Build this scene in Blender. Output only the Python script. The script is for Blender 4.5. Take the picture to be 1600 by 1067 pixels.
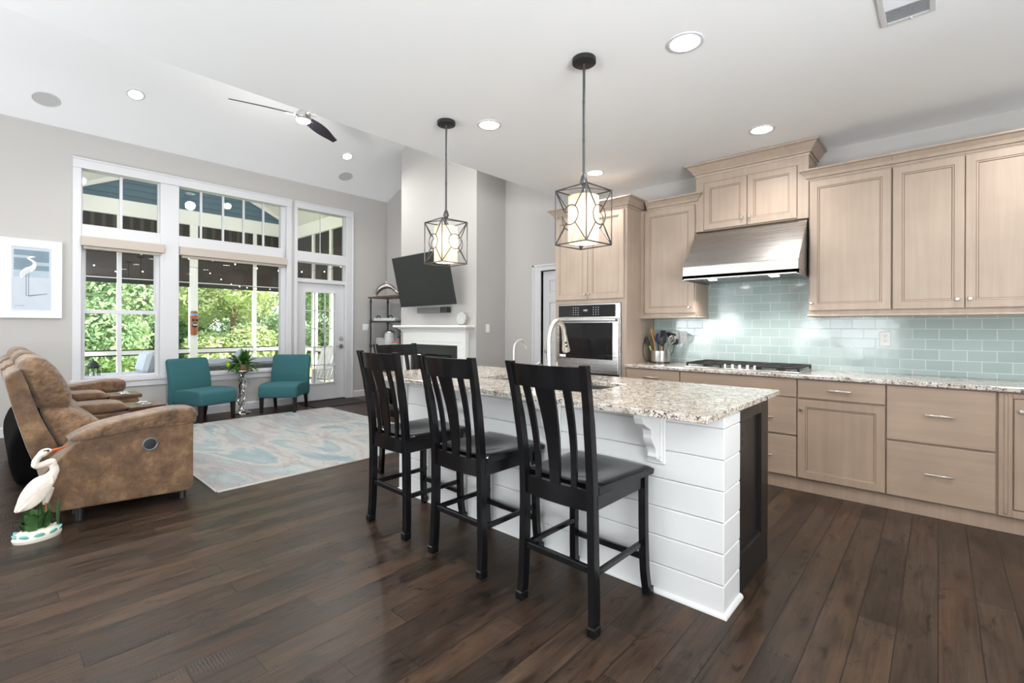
import bpy, bmesh, math, random
import numpy as np
from mathutils import Vector, Matrix

for o in list(bpy.data.objects):
    bpy.data.objects.remove(o)
SC = bpy.context.scene
COL = SC.collection
R = math.radians
PI = math.pi

# ------------------------------------------------------------------ camera
cam_d = bpy.data.cameras.new('camera')
cam = bpy.data.objects.new('camera', cam_d)
COL.objects.link(cam)
cam_d.sensor_fit = 'HORIZONTAL'
cam_d.sensor_width = 36.0
cam_d.lens = 36.0 * 741.73 / 1600.0
cam_d.shift_y = -(533.5 - 511.71) / 1600.0
cam_d.clip_start = 0.05
cam_d.clip_end = 300
cam.location = (0, 0, 1.272)
yaw, roll = R(41.985), R(0.207)
cam.rotation_euler = (Matrix.Rotation(yaw, 4, 'Z') @ Matrix.Rotation(PI / 2, 4, 'X') @ Matrix.Rotation(roll, 4, 'Z')).to_euler()
SC.camera = cam

# ------------------------------------------------------------------ look, world, sun
SC.view_settings.view_transform = 'Standard'
SC.view_settings.look = 'None'
SC.view_settings.gamma = 1.0
SC.view_settings.use_curve_mapping = False
SC.view_settings.exposure = 0.98
try:
    SC.cycles.use_denoising = True
    SC.cycles.max_bounces = 10
    SC.cycles.diffuse_bounces = 6
    SC.cycles.transparent_max_bounces = 16
    SC.cycles.caustics_reflective = False
    SC.cycles.caustics_refractive = False
except Exception:
    pass
world = bpy.data.worlds.new('world')
SC.world = world
world.use_nodes = True
bg = world.node_tree.nodes['Background']
bg.inputs[0].default_value = (0.90, 0.95, 1.0, 1)
bg.inputs[1].default_value = 1.9


def light(name, kind, loc, energy, color=(1, 1, 1), rot=(0, 0, 0), **kw):
    d = bpy.data.lights.new(name, kind)
    d.energy = energy
    d.color = color
    for k, v in kw.items():
        setattr(d, k, v)
    o = bpy.data.objects.new(name, d)
    o.location = loc
    o.rotation_euler = rot
    COL.objects.link(o)
    return o


light('sun', 'SUN', (6, 6, 12), 6.0, (1.0, 0.95, 0.86), (R(48), 0, R(125)), angle=R(1.5))
# added fill lamps out of view, aimed up to brighten the ceilings
FILL_COL = (0.93, 0.97, 1.0)
light('rear_up_fill', 'AREA', (-5.0, -3.38, 1.3), 108, FILL_COL, (R(90 + 62), 0, 0), shape='RECTANGLE', size=2.2, size_y=1.9)
light('kitchen_up_fill', 'AREA', (-1.6, -3.38, 1.3), 58, FILL_COL, (R(90 + 57), 0, 0), shape='RECTANGLE', size=1.8, size_y=1.9)
light('side_up_fill', 'AREA', (2.90, -0.4, 1.3), 300, FILL_COL, (R(90 + 68), 0, R(90)), shape='RECTANGLE', size=2.6, size_y=1.9)


# ------------------------------------------------------------------ materials
def nm(name):
    m = bpy.data.materials.new(name)
    m.use_nodes = True
    nt = m.node_tree
    return m, nt, nt.nodes['Principled BSDF'], nt.links.new


def rgb(r, g, b):
    f = lambda c: (c / 255 / 12.92) if c / 255 <= 0.04045 else ((c / 255 + 0.055) / 1.055) ** 2.4
    return (f(r), f(g), f(b), 1)


def node(nt, kind, **kw):
    n = nt.nodes.new(kind)
    for k, v in kw.items():
        setattr(n, k, v)
    return n


def simple(name, col, rough=0.5, metal=0.0, bump=0.0, bscale=60, spec=0.5, coat=0.0, var=0.0, vscale=6):
    m, nt, b, L = nm(name)
    if len(col) == 3:
        col = (*col, 1)
    b.inputs['Base Color'].default_value = col
    b.inputs['Roughness'].default_value = rough
    b.inputs['Metallic'].default_value = metal
    b.inputs['Specular IOR Level'].default_value = spec
    b.inputs['Coat Weight'].default_value = coat
    tc = node(nt, 'ShaderNodeTexCoord')
    if var:
        n = node(nt, 'ShaderNodeTexNoise')
        n.inputs['Scale'].default_value = vscale
        n.inputs['Detail'].default_value = 4
        L(tc.outputs['Object'], n.inputs['Vector'])
        mx = node(nt, 'ShaderNodeMix', data_type='RGBA')
        mx.inputs[6].default_value = tuple(c * (1 - var) for c in col[:3]) + (1,)
        mx.inputs[7].default_value = tuple(min(1, c * (1 + var)) for c in col[:3]) + (1,)
        L(n.outputs['Fac'], mx.inputs[0])
        L(mx.outputs[2], b.inputs['Base Color'])
    if bump:
        n2 = node(nt, 'ShaderNodeTexNoise')
        n2.inputs['Scale'].default_value = bscale
        n2.inputs['Detail'].default_value = 3
        L(tc.outputs['Object'], n2.inputs['Vector'])
        bp = node(nt, 'ShaderNodeBump')
        bp.inputs['Strength'].default_value = bump
        bp.inputs['Distance'].default_value = 0.01
        L(n2.outputs['Fac'], bp.inputs['Height'])
        L(bp.outputs['Normal'], b.inputs['Normal'])
    return m


def emit(name, col, s):
    m, nt, b, L = nm(name)
    b.inputs['Base Color'].default_value = (*col, 1)
    b.inputs['Emission Color'].default_value = (*col, 1)
    b.inputs['Emission Strength'].default_value = s
    return m


def ramp(nt, pts):
    r = node(nt, 'ShaderNodeValToRGB')
    e = r.color_ramp.elements
    while len(e) < len(pts):
        e.new(0.5)
    for el, (p, c) in zip(e, pts):
        el.position = p
        el.color = c if len(c) == 4 else (*c, 1)
    return r


def mat_floor():
    m, nt, b, L = nm('hardwood_floor')
    tc = node(nt, 'ShaderNodeTexCoord')
    sp = node(nt, 'ShaderNodeSeparateXYZ')
    L(tc.outputs['Object'], sp.inputs[0])
    W = 0.131
    dv = node(nt, 'ShaderNodeMath', operation='DIVIDE'); dv.inputs[1].default_value = W
    L(sp.outputs['X'], dv.inputs[0])
    fl = node(nt, 'ShaderNodeMath', operation='FLOOR'); L(dv.outputs[0], fl.inputs[0])
    wn = node(nt, 'ShaderNodeTexWhiteNoise', noise_dimensions='1D'); L(fl.outputs[0], wn.inputs['W'])
    mu = node(nt, 'ShaderNodeMath', operation='MULTIPLY'); mu.inputs[1].default_value = 7.3
    L(wn.outputs['Value'], mu.inputs[0])
    ad = node(nt, 'ShaderNodeMath', operation='ADD'); L(sp.outputs['Y'], ad.inputs[0]); L(mu.outputs[0], ad.inputs[1])
    cb = node(nt, 'ShaderNodeCombineXYZ'); L(ad.outputs[0], cb.inputs[0]); L(sp.outputs['X'], cb.inputs[1])
    br = node(nt, 'ShaderNodeTexBrick', offset=0.0, squash=1.0)
    br.inputs['Color1'].default_value = (0, 0, 0, 1); br.inputs['Color2'].default_value = (1, 1, 1, 1)
    br.inputs['Mortar'].default_value = (0.5, 0.5, 0.5, 1)
    br.inputs['Scale'].default_value = 1; br.inputs['Mortar Size'].default_value = 0.0021
    br.inputs['Mortar Smooth'].default_value = 0.3
    br.inputs['Brick Width'].default_value = 1.05; br.inputs['Row Height'].default_value = W
    L(cb.outputs[0], br.inputs['Vector'])
    # grain, different in every plank row
    cs = node(nt, 'ShaderNodeCombineXYZ'); L(mu.outputs[0], cs.inputs[1]); L(mu.outputs[0], cs.inputs[2])
    ps = node(nt, 'ShaderNodeVectorMath', operation='ADD'); L(tc.outputs['Object'], ps.inputs[0]); L(cs.outputs[0], ps.inputs[1])

    def noise(scale, det, rough=0.6, dist=0.0):
        mp = node(nt, 'ShaderNodeMapping'); mp.inputs['Scale'].default_value = scale; L(ps.outputs[0], mp.inputs[0])
        n = node(nt, 'ShaderNodeTexNoise'); n.inputs['Scale'].default_value = 1; n.inputs['Detail'].default_value = det
        n.inputs['Roughness'].default_value = rough; n.inputs['Distortion'].default_value = dist
        L(mp.outputs[0], n.inputs['Vector']); return n
    n1 = noise((70, 3.2, 1), 5, 0.65, 0.8)      # fine grain
    n2 = noise((12, 3.0, 1), 4, 0.6, 0.6)       # smoky mottling
    n4 = noise((16, 6.5, 1), 3, 0.5, 1.5)       # dark knots and burns
    n5 = noise((5, 1.2, 1), 2)                  # reddish passages
    r1 = ramp(nt, [(0, rgb(48, 38, 31)), (0.5, rgb(57, 46, 37)), (1, rgb(68, 54, 43))])
    L(br.outputs['Color'], r1.inputs[0])

    def mul(c, fac_out, pts):
        r = ramp(nt, pts); L(fac_out, r.inputs[0])
        m_ = node(nt, 'ShaderNodeMix', data_type='RGBA', blend_type='MULTIPLY'); m_.inputs[0].default_value = 1
        L(c, m_.inputs[6]); L(r.outputs[0], m_.inputs[7]); return m_.outputs[2]
    c = mul(r1.outputs[0], n1.outputs['Fac'], [(0.30, (0.50, 0.49, 0.48)), (0.48, (0.92, 0.92, 0.92)), (0.60, (1.02, 1.02, 1.02)), (0.76, (1.5, 1.46, 1.42))])
    c = mul(c, n2.outputs['Fac'], [(0.30, (0.46, 0.45, 0.45)), (0.46, (0.92, 0.92, 0.92)), (0.72, (1.42, 1.36, 1.28))])
    c = mul(c, n4.outputs['Fac'], [(0.30, (0.34, 0.33, 0.34)), (0.40, (1, 1, 1)), (1.0, (1, 1, 1))])
    c = mul(c, n5.outputs['Fac'], [(0.42, (0.98, 1.0, 1.02)), (0.74, (1.22, 1.0, 0.88))])
    m3 = node(nt, 'ShaderNodeMix', data_type='RGBA'); m3.inputs[7].default_value = rgb(26, 21, 18)
    L(br.outputs['Fac'], m3.inputs[0]); L(c, m3.inputs[6])
    L(m3.outputs[2], b.inputs['Base Color'])
    rr = ramp(nt, [(0.2, (0.26,) * 3), (0.8, (0.46,) * 3)]); L(n2.outputs['Fac'], rr.inputs[0]); L(rr.outputs[0], b.inputs['Roughness'])
    b.inputs['Specular IOR Level'].default_value = 0.26
    # hand-scraped relief: long hollows, and chatter marks across the plank in places
    n3 = noise((11, 4.0, 1), 2)
    wv = node(nt, 'ShaderNodeTexWave', bands_direction='Y'); wv.inputs['Scale'].default_value = 26; wv.inputs['Distortion'].default_value = 3.0; wv.inputs['Detail'].default_value = 1; wv.inputs['Detail Scale'].default_value = 2
    L(ps.outputs[0], wv.inputs['Vector'])
    mk = ramp(nt, [(0.56, (0, 0, 0)), (0.66, (1, 1, 1))]); n6 = noise((9, 3.0, 1), 2); L(n6.outputs['Fac'], mk.inputs[0])
    ch = node(nt, 'ShaderNodeMath', operation='MULTIPLY'); L(wv.outputs['Fac'], ch.inputs[0]); L(mk.outputs[0], ch.inputs[1])
    s1 = node(nt, 'ShaderNodeMath', operation='MULTIPLY'); s1.inputs[1].default_value = 0.55; L(n3.outputs['Fac'], s1.inputs[0])
    s2 = node(nt, 'ShaderNodeMath', operation='MULTIPLY_ADD'); s2.inputs[1].default_value = 0.30; L(n1.outputs['Fac'], s2.inputs[0]); L(s1.outputs[0], s2.inputs[2])
    s4 = node(nt, 'ShaderNodeMath', operation='MULTIPLY_ADD'); s4.inputs[1].default_value = 0.16; L(ch.outputs[0], s4.inputs[0]); L(s2.outputs[0], s4.inputs[2])
    s3 = node(nt, 'ShaderNodeMath', operation='SUBTRACT'); L(s4.outputs[0], s3.inputs[0]); L(br.outputs['Fac'], s3.inputs[1])
    bp = node(nt, 'ShaderNodeBump'); bp.inputs['Strength'].default_value = 0.5; bp.inputs['Distance'].default_value = 0.007
    L(s3.outputs[0], bp.inputs['Height']); L(bp.outputs[0], b.inputs['Normal'])
    return m


def mat_tile():
    m, nt, b, L = nm('glass_subway_tile')
    tc = node(nt, 'ShaderNodeTexCoord')
    sp = node(nt, 'ShaderNodeSeparateXYZ'); L(tc.outputs['Object'], sp.inputs[0])
    cb = node(nt, 'ShaderNodeCombineXYZ'); L(sp.outputs['X'], cb.inputs[0]); L(sp.outputs['Z'], cb.inputs[1])
    br = node(nt, 'ShaderNodeTexBrick', offset=0.5)
    br.inputs['Color1'].default_value = rgb(163, 180, 178); br.inputs['Color2'].default_value = rgb(174, 189, 187)
    br.inputs['Mortar'].default_value = rgb(208, 216, 214)
    br.inputs['Scale'].default_value = 1; br.inputs['Mortar Size'].default_value = 0.0022; br.inputs['Mortar Smooth'].default_value = 0.1
    br.inputs['Brick Width'].default_value = 0.1555; br.inputs['Row Height'].default_value = 0.0795
    L(cb.outputs[0], br.inputs['Vector'])
    L(br.outputs['Color'], b.inputs['Base Color'])
    b.inputs['Roughness'].default_value = 0.06
    rr = ramp(nt, [(0, (0.10,) * 3), (1, (0.6,) * 3)]); L(br.outputs['Fac'], rr.inputs[0]); L(rr.outputs[0], b.inputs['Roughness'])
    n = node(nt, 'ShaderNodeTexNoise'); n.inputs['Scale'].default_value = 9; n.inputs['Detail'].default_value = 1; L(tc.outputs['Object'], n.inputs['Vector'])
    s = node(nt, 'ShaderNodeMath', operation='MULTIPLY_ADD'); s.inputs[1].default_value = -1.0; L(br.outputs['Fac'], s.inputs[0])
    s0 = node(nt, 'ShaderNodeMath', operation='MULTIPLY'); s0.inputs[1].default_value = 0.9; L(n.outputs['Fac'], s0.inputs[0]); L(s0.outputs[0], s.inputs[2])
    bp = node(nt, 'ShaderNodeBump'); bp.inputs['Strength'].default_value = 0.25; bp.inputs['Distance'].default_value = 0.004
    L(s.outputs[0], bp.inputs['Height']); L(bp.outputs[0], b.inputs['Normal'])
    return m


def mat_wood(name, base, dark, axis, rough=0.42, gscale=26):
    m, nt, b, L = nm(name)
    tc = node(nt, 'ShaderNodeTexCoord')
    mp = node(nt, 'ShaderNodeMapping')
    s = [gscale] * 3; s[axis] = 1.3
    mp.inputs['Scale'].default_value = s
    L(tc.outputs['Object'], mp.inputs[0])
    n1 = node(nt, 'ShaderNodeTexNoise'); n1.inputs['Scale'].default_value = 1; n1.inputs['Detail'].default_value = 5; n1.inputs['Distortion'].default_value = 0.5
    L(mp.outputs[0], n1.inputs['Vector'])
    n2 = node(nt, 'ShaderNodeTexNoise'); n2.inputs['Scale'].default_value = 3.2; n2.inputs['Detail'].default_value = 2; L(tc.outputs['Object'], n2.inputs['Vector'])
    mx = node(nt, 'ShaderNodeMath', operation='MULTIPLY_ADD'); mx.inputs[1].default_value = 0.5; L(n1.outputs['Fac'], mx.inputs[0])
    h2 = node(nt, 'ShaderNodeMath', operation='MULTIPLY'); h2.inputs[1].default_value = 0.5; L(n2.outputs['Fac'], h2.inputs[0]); L(h2.outputs[0], mx.inputs[2])
    r = ramp(nt, [(0.33, dark), (0.66, base)]); L(mx.outputs[0], r.inputs[0])
    L(r.outputs[0], b.inputs['Base Color'])
    b.inputs['Roughness'].default_value = rough
    return m


def mat_granite():
    m, nt, b, L = nm('speckled_granite')
    tc = node(nt, 'ShaderNodeTexCoord')

    def noise(sc, det, dist=0.0, rough=0.6):
        n = node(nt, 'ShaderNodeTexNoise'); n.inputs['Scale'].default_value = sc; n.inputs['Detail'].default_value = det
        n.inputs['Distortion'].default_value = dist; n.inputs['Roughness'].default_value = rough
        L(tc.outputs['Object'], n.inputs['Vector']); return n
    a = noise(14, 4); c1 = ramp(nt, [(0.35, rgb(184, 172, 158)), (0.55, rgb(212, 204, 194)), (0.75, rgb(228, 223, 216))]); L(a.outputs['Fac'], c1.inputs[0])
    g = noise(48, 3, 0.8); c2 = ramp(nt, [(0.53, (0, 0, 0)), (0.58, (1, 1, 1))]); L(g.outputs['Fac'], c2.inputs[0])
    m1 = node(nt, 'ShaderNodeMix', data_type='RGBA'); m1.inputs[7].default_value = rgb(128, 120, 114)
    f1 = node(nt, 'ShaderNodeMath', operation='MULTIPLY'); f1.inputs[1].default_value = 0.75; L(c2.outputs[0], f1.inputs[0]); L(f1.outputs[0], m1.inputs[0])
    L(c1.outputs[0], m1.inputs[6])
    d = noise(62, 4, 1.4); c3 = ramp(nt, [(0.565, (0, 0, 0)), (0.60, (1, 1, 1))]); L(d.outputs['Fac'], c3.inputs[0])
    m2 = node(nt, 'ShaderNodeMix', data_type='RGBA'); m2.inputs[7].default_value = rgb(44, 38, 36); L(c3.outputs[0], m2.inputs[0]); L(m1.outputs[2], m2.inputs[6])
    e = noise(33, 3, 1.0); c4 = ramp(nt, [(0.63, (0, 0, 0)), (0.68, (1, 1, 1))]); L(e.outputs['Fac'], c4.inputs[0])
    m3 = node(nt, 'ShaderNodeMix', data_type='RGBA'); m3.inputs[7].default_value = rgb(150, 118, 92)
    f3 = node(nt, 'ShaderNodeMath', operation='MULTIPLY'); f3.inputs[1].default_value = 0.6; L(c4.outputs[0], f3.inputs[0]); L(f3.outputs[0], m3.inputs[0]); L(m2.outputs[2], m3.inputs[6])
    L(m3.outputs[2], b.inputs['Base Color'])
    b.inputs['Roughness'].default_value = 0.14
    return m


def mat_steel(name, axis, col=(0.55, 0.54, 0.53), rough=0.27):
    m, nt, b, L = nm(name)
    tc = node(nt, 'ShaderNodeTexCoord'); mp = node(nt, 'ShaderNodeMapping')
    s = [260] * 3; s[axis] = 1.0
    mp.inputs['Scale'].default_value = s; L(tc.outputs['Object'], mp.inputs[0])
    n = node(nt, 'ShaderNodeTexNoise'); n.inputs['Scale'].default_value = 1; n.inputs['Detail'].default_value = 2; L(mp.outputs[0], n.inputs['Vector'])
    r = ramp(nt, [(0.3, (rough - 0.02,) * 3), (0.7, (rough + 0.03,) * 3)]); L(n.outputs['Fac'], r.inputs[0]); L(r.outputs[0], b.inputs['Roughness'])
    b.inputs['Base Color'].default_value = (*col, 1); b.inputs['Metallic'].default_value = 1
    bp = node(nt, 'ShaderNodeBump'); bp.inputs['Strength'].default_value = 0.012; bp.inputs['Distance'].default_value = 0.001; L(n.outputs['Fac'], bp.inputs['Height']); L(bp.outputs[0], b.inputs['Normal'])
    return m


def mat_glass():
    m, nt, b, L = nm('window_glass')
    nt.nodes.remove(b)
    t = node(nt, 'ShaderNodeBsdfTransparent'); t.inputs[0].default_value = (0.96, 0.975, 0.97, 1)
    g = node(nt, 'ShaderNodeBsdfGlossy'); g.inputs['Roughness'].default_value = 0.0
    fr = node(nt, 'ShaderNodeFresnel'); fr.inputs[0].default_value = 1.45
    mx = node(nt, 'ShaderNodeMixShader'); L(fr.outputs[0], mx.inputs[0]); L(t.outputs[0], mx.inputs[1]); L(g.outputs[0], mx.inputs[2])
    L(mx.outputs[0], nt.nodes['Material Output'].inputs[0])
    return m


def mat_suede(name='brown_suede', stretch=(5, 5, 5), strength=0.35):
    m, nt, b, L = nm(name)
    tc = node(nt, 'ShaderNodeTexCoord')
    n = node(nt, 'ShaderNodeTexNoise'); n.inputs['Scale'].default_value = 7; n.inputs['Detail'].default_value = 7; n.inputs['Roughness'].default_value = 0.7; L(tc.outputs['Object'], n.inputs['Vector'])
    r = ramp(nt, [(0.32, rgb(72, 51, 34)), (0.52, rgb(110, 83, 58)), (0.72, rgb(152, 120, 88))]); L(n.outputs['Fac'], r.inputs[0]); L(r.outputs[0], b.inputs['Base Color'])
    b.inputs['Roughness'].default_value = 0.75
    b.inputs['Sheen Weight'].default_value = 0.25
    mp = node(nt, 'ShaderNodeMapping'); mp.inputs['Scale'].default_value = stretch; L(tc.outputs['Object'], mp.inputs[0])
    w = node(nt, 'ShaderNodeTexNoise'); w.inputs['Scale'].default_value = 1.2; w.inputs['Detail'].default_value = 2; L(mp.outputs[0], w.inputs['Vector'])
    bp = node(nt, 'ShaderNodeBump'); bp.inputs['Strength'].default_value = strength; bp.inputs['Distance'].default_value = 0.03
    L(w.outputs['Fac'], bp.inputs['Height']); L(bp.outputs[0], b.inputs['Normal'])
    return m


def mat_rug():
    m, nt, b, L = nm('watercolour_rug')
    tc = node(nt, 'ShaderNodeTexCoord'); mp = node(nt, 'ShaderNodeMapping'); mp.inputs['Scale'].default_value = (0.75, 2.2, 1); mp.inputs['Rotation'].default_value = (0, 0, R(38))
    L(tc.outputs['Object'], mp.inputs[0])
    n = node(nt, 'ShaderNodeTexNoise'); n.inputs['Scale'].default_value = 0.95; n.inputs['Detail'].default_value = 6; n.inputs['Distortion'].default_value = 1.2; n.inputs['Roughness'].default_value = 0.55
    L(mp.outputs[0], n.inputs['Vector'])
    r = ramp(nt, [(0.28, rgb(112, 132, 138)), (0.41, rgb(140, 154, 156)), (0.46, rgb(168, 168, 166)), (0.52, rgb(160, 155, 151)), (0.57, rgb(146, 146, 148)), (0.63, rgb(150, 164, 164)), (0.72, rgb(170, 169, 166))])
    L(n.outputs['Fac'], r.inputs[0])
    n2 = node(nt, 'ShaderNodeTexNoise'); n2.inputs['Scale'].default_value = 1.6; n2.inputs['Detail'].default_value = 8; n2.inputs['Distortion'].default_value = 1.8; L(mp.outputs[0], n2.inputs['Vector'])
    r2 = ramp(nt, [(0.480, (1, 1, 1)), (0.5, (0.78, 0.79, 0.81)), (0.512, (1, 1, 1))]); L(n2.outputs['Fac'], r2.inputs[0])
    mx = node(nt, 'ShaderNodeMix', data_type='RGBA', blend_type='MULTIPLY'); mx.inputs[0].default_value = 1; L(r.outputs[0], mx.inputs[6]); L(r2.outputs[0], mx.inputs[7])
    L(mx.outputs[2], b.inputs['Base Color']); b.inputs['Roughness'].default_value = 0.9
    return m


def mat_striped(name, c1, c2, axis, scale, rough=0.7, lo=0.45, hi=0.55):
    m, nt, b, L = nm(name)
    tc = node(nt, 'ShaderNodeTexCoord')
    w = node(nt, 'ShaderNodeTexWave', bands_direction='XYZ'[axis]); w.inputs['Scale'].default_value = scale
    L(tc.outputs['Object'], w.inputs['Vector'])
    r = ramp(nt, [(lo, c1), (hi, c2)]); L(w.outputs['Fac'], r.inputs[0]); L(r.outputs[0], b.inputs['Base Color'])
    b.inputs['Roughness'].default_value = rough
    return m


def mat_leaf(name, c1, c2, c3, scale=1.3):
    m, nt, b, L = nm(name)
    tc = node(nt, 'ShaderNodeTexCoord'); n = node(nt, 'ShaderNodeTexNoise'); n.inputs['Scale'].default_value = scale; n.inputs['Detail'].default_value = 6; n.inputs['Roughness'].default_value = 0.75
    L(tc.outputs['Object'], n.inputs['Vector'])
    r = ramp(nt, [(0.32, c1), (0.5, c2), (0.68, c3)]); L(n.outputs['Fac'], r.inputs[0]); L(r.outputs[0], b.inputs['Base Color'])
    b.inputs['Roughness'].default_value = 0.5
    b.inputs['Transmission Weight'].default_value = 0.0
    tr = node(nt, 'ShaderNodeBsdfTranslucent'); L(r.outputs[0], tr.inputs[0])
    mx = node(nt, 'ShaderNodeMixShader'); mx.inputs[0].default_value = 0.35; L(b.outputs[0], mx.inputs[1]); L(tr.outputs[0], mx.inputs[2])
    L(mx.outputs[0], nt.nodes['Material Output'].inputs[0])
    return m


def mat_shade():
    m, nt, b, L = nm('pendant_linen_shade')
    tc = node(nt, 'ShaderNodeTexCoord'); mp = node(nt, 'ShaderNodeMapping'); mp.inputs['Scale'].default_value = (60, 60, 14); L(tc.outputs['Object'], mp.inputs[0])
    n = node(nt, 'ShaderNodeTexNoise'); n.inputs['Scale'].default_value = 1; n.inputs['Detail'].default_value = 3; L(mp.outputs[0], n.inputs['Vector'])
    r = ramp(nt, [(0.35, rgb(206, 190, 168)), (0.65, rgb(246, 240, 230))]); L(n.outputs['Fac'], r.inputs[0])
    L(r.outputs[0], b.inputs['Base Color']); b.inputs['Roughness'].default_value = 0.8
    tr = node(nt, 'ShaderNodeBsdfTranslucent'); L(r.outputs[0], tr.inputs[0])
    mx = node(nt, 'ShaderNodeMixShader'); mx.inputs[0].default_value = 0.6; L(b.outputs[0], mx.inputs[1]); L(tr.outputs[0], mx.inputs[2])
    L(mx.outputs[0], nt.nodes['Material Output'].inputs[0])
    return m


def mat_island_black():
    return simple('black_cabinet_paint', rgb(30, 28, 28), 0.35)


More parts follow.
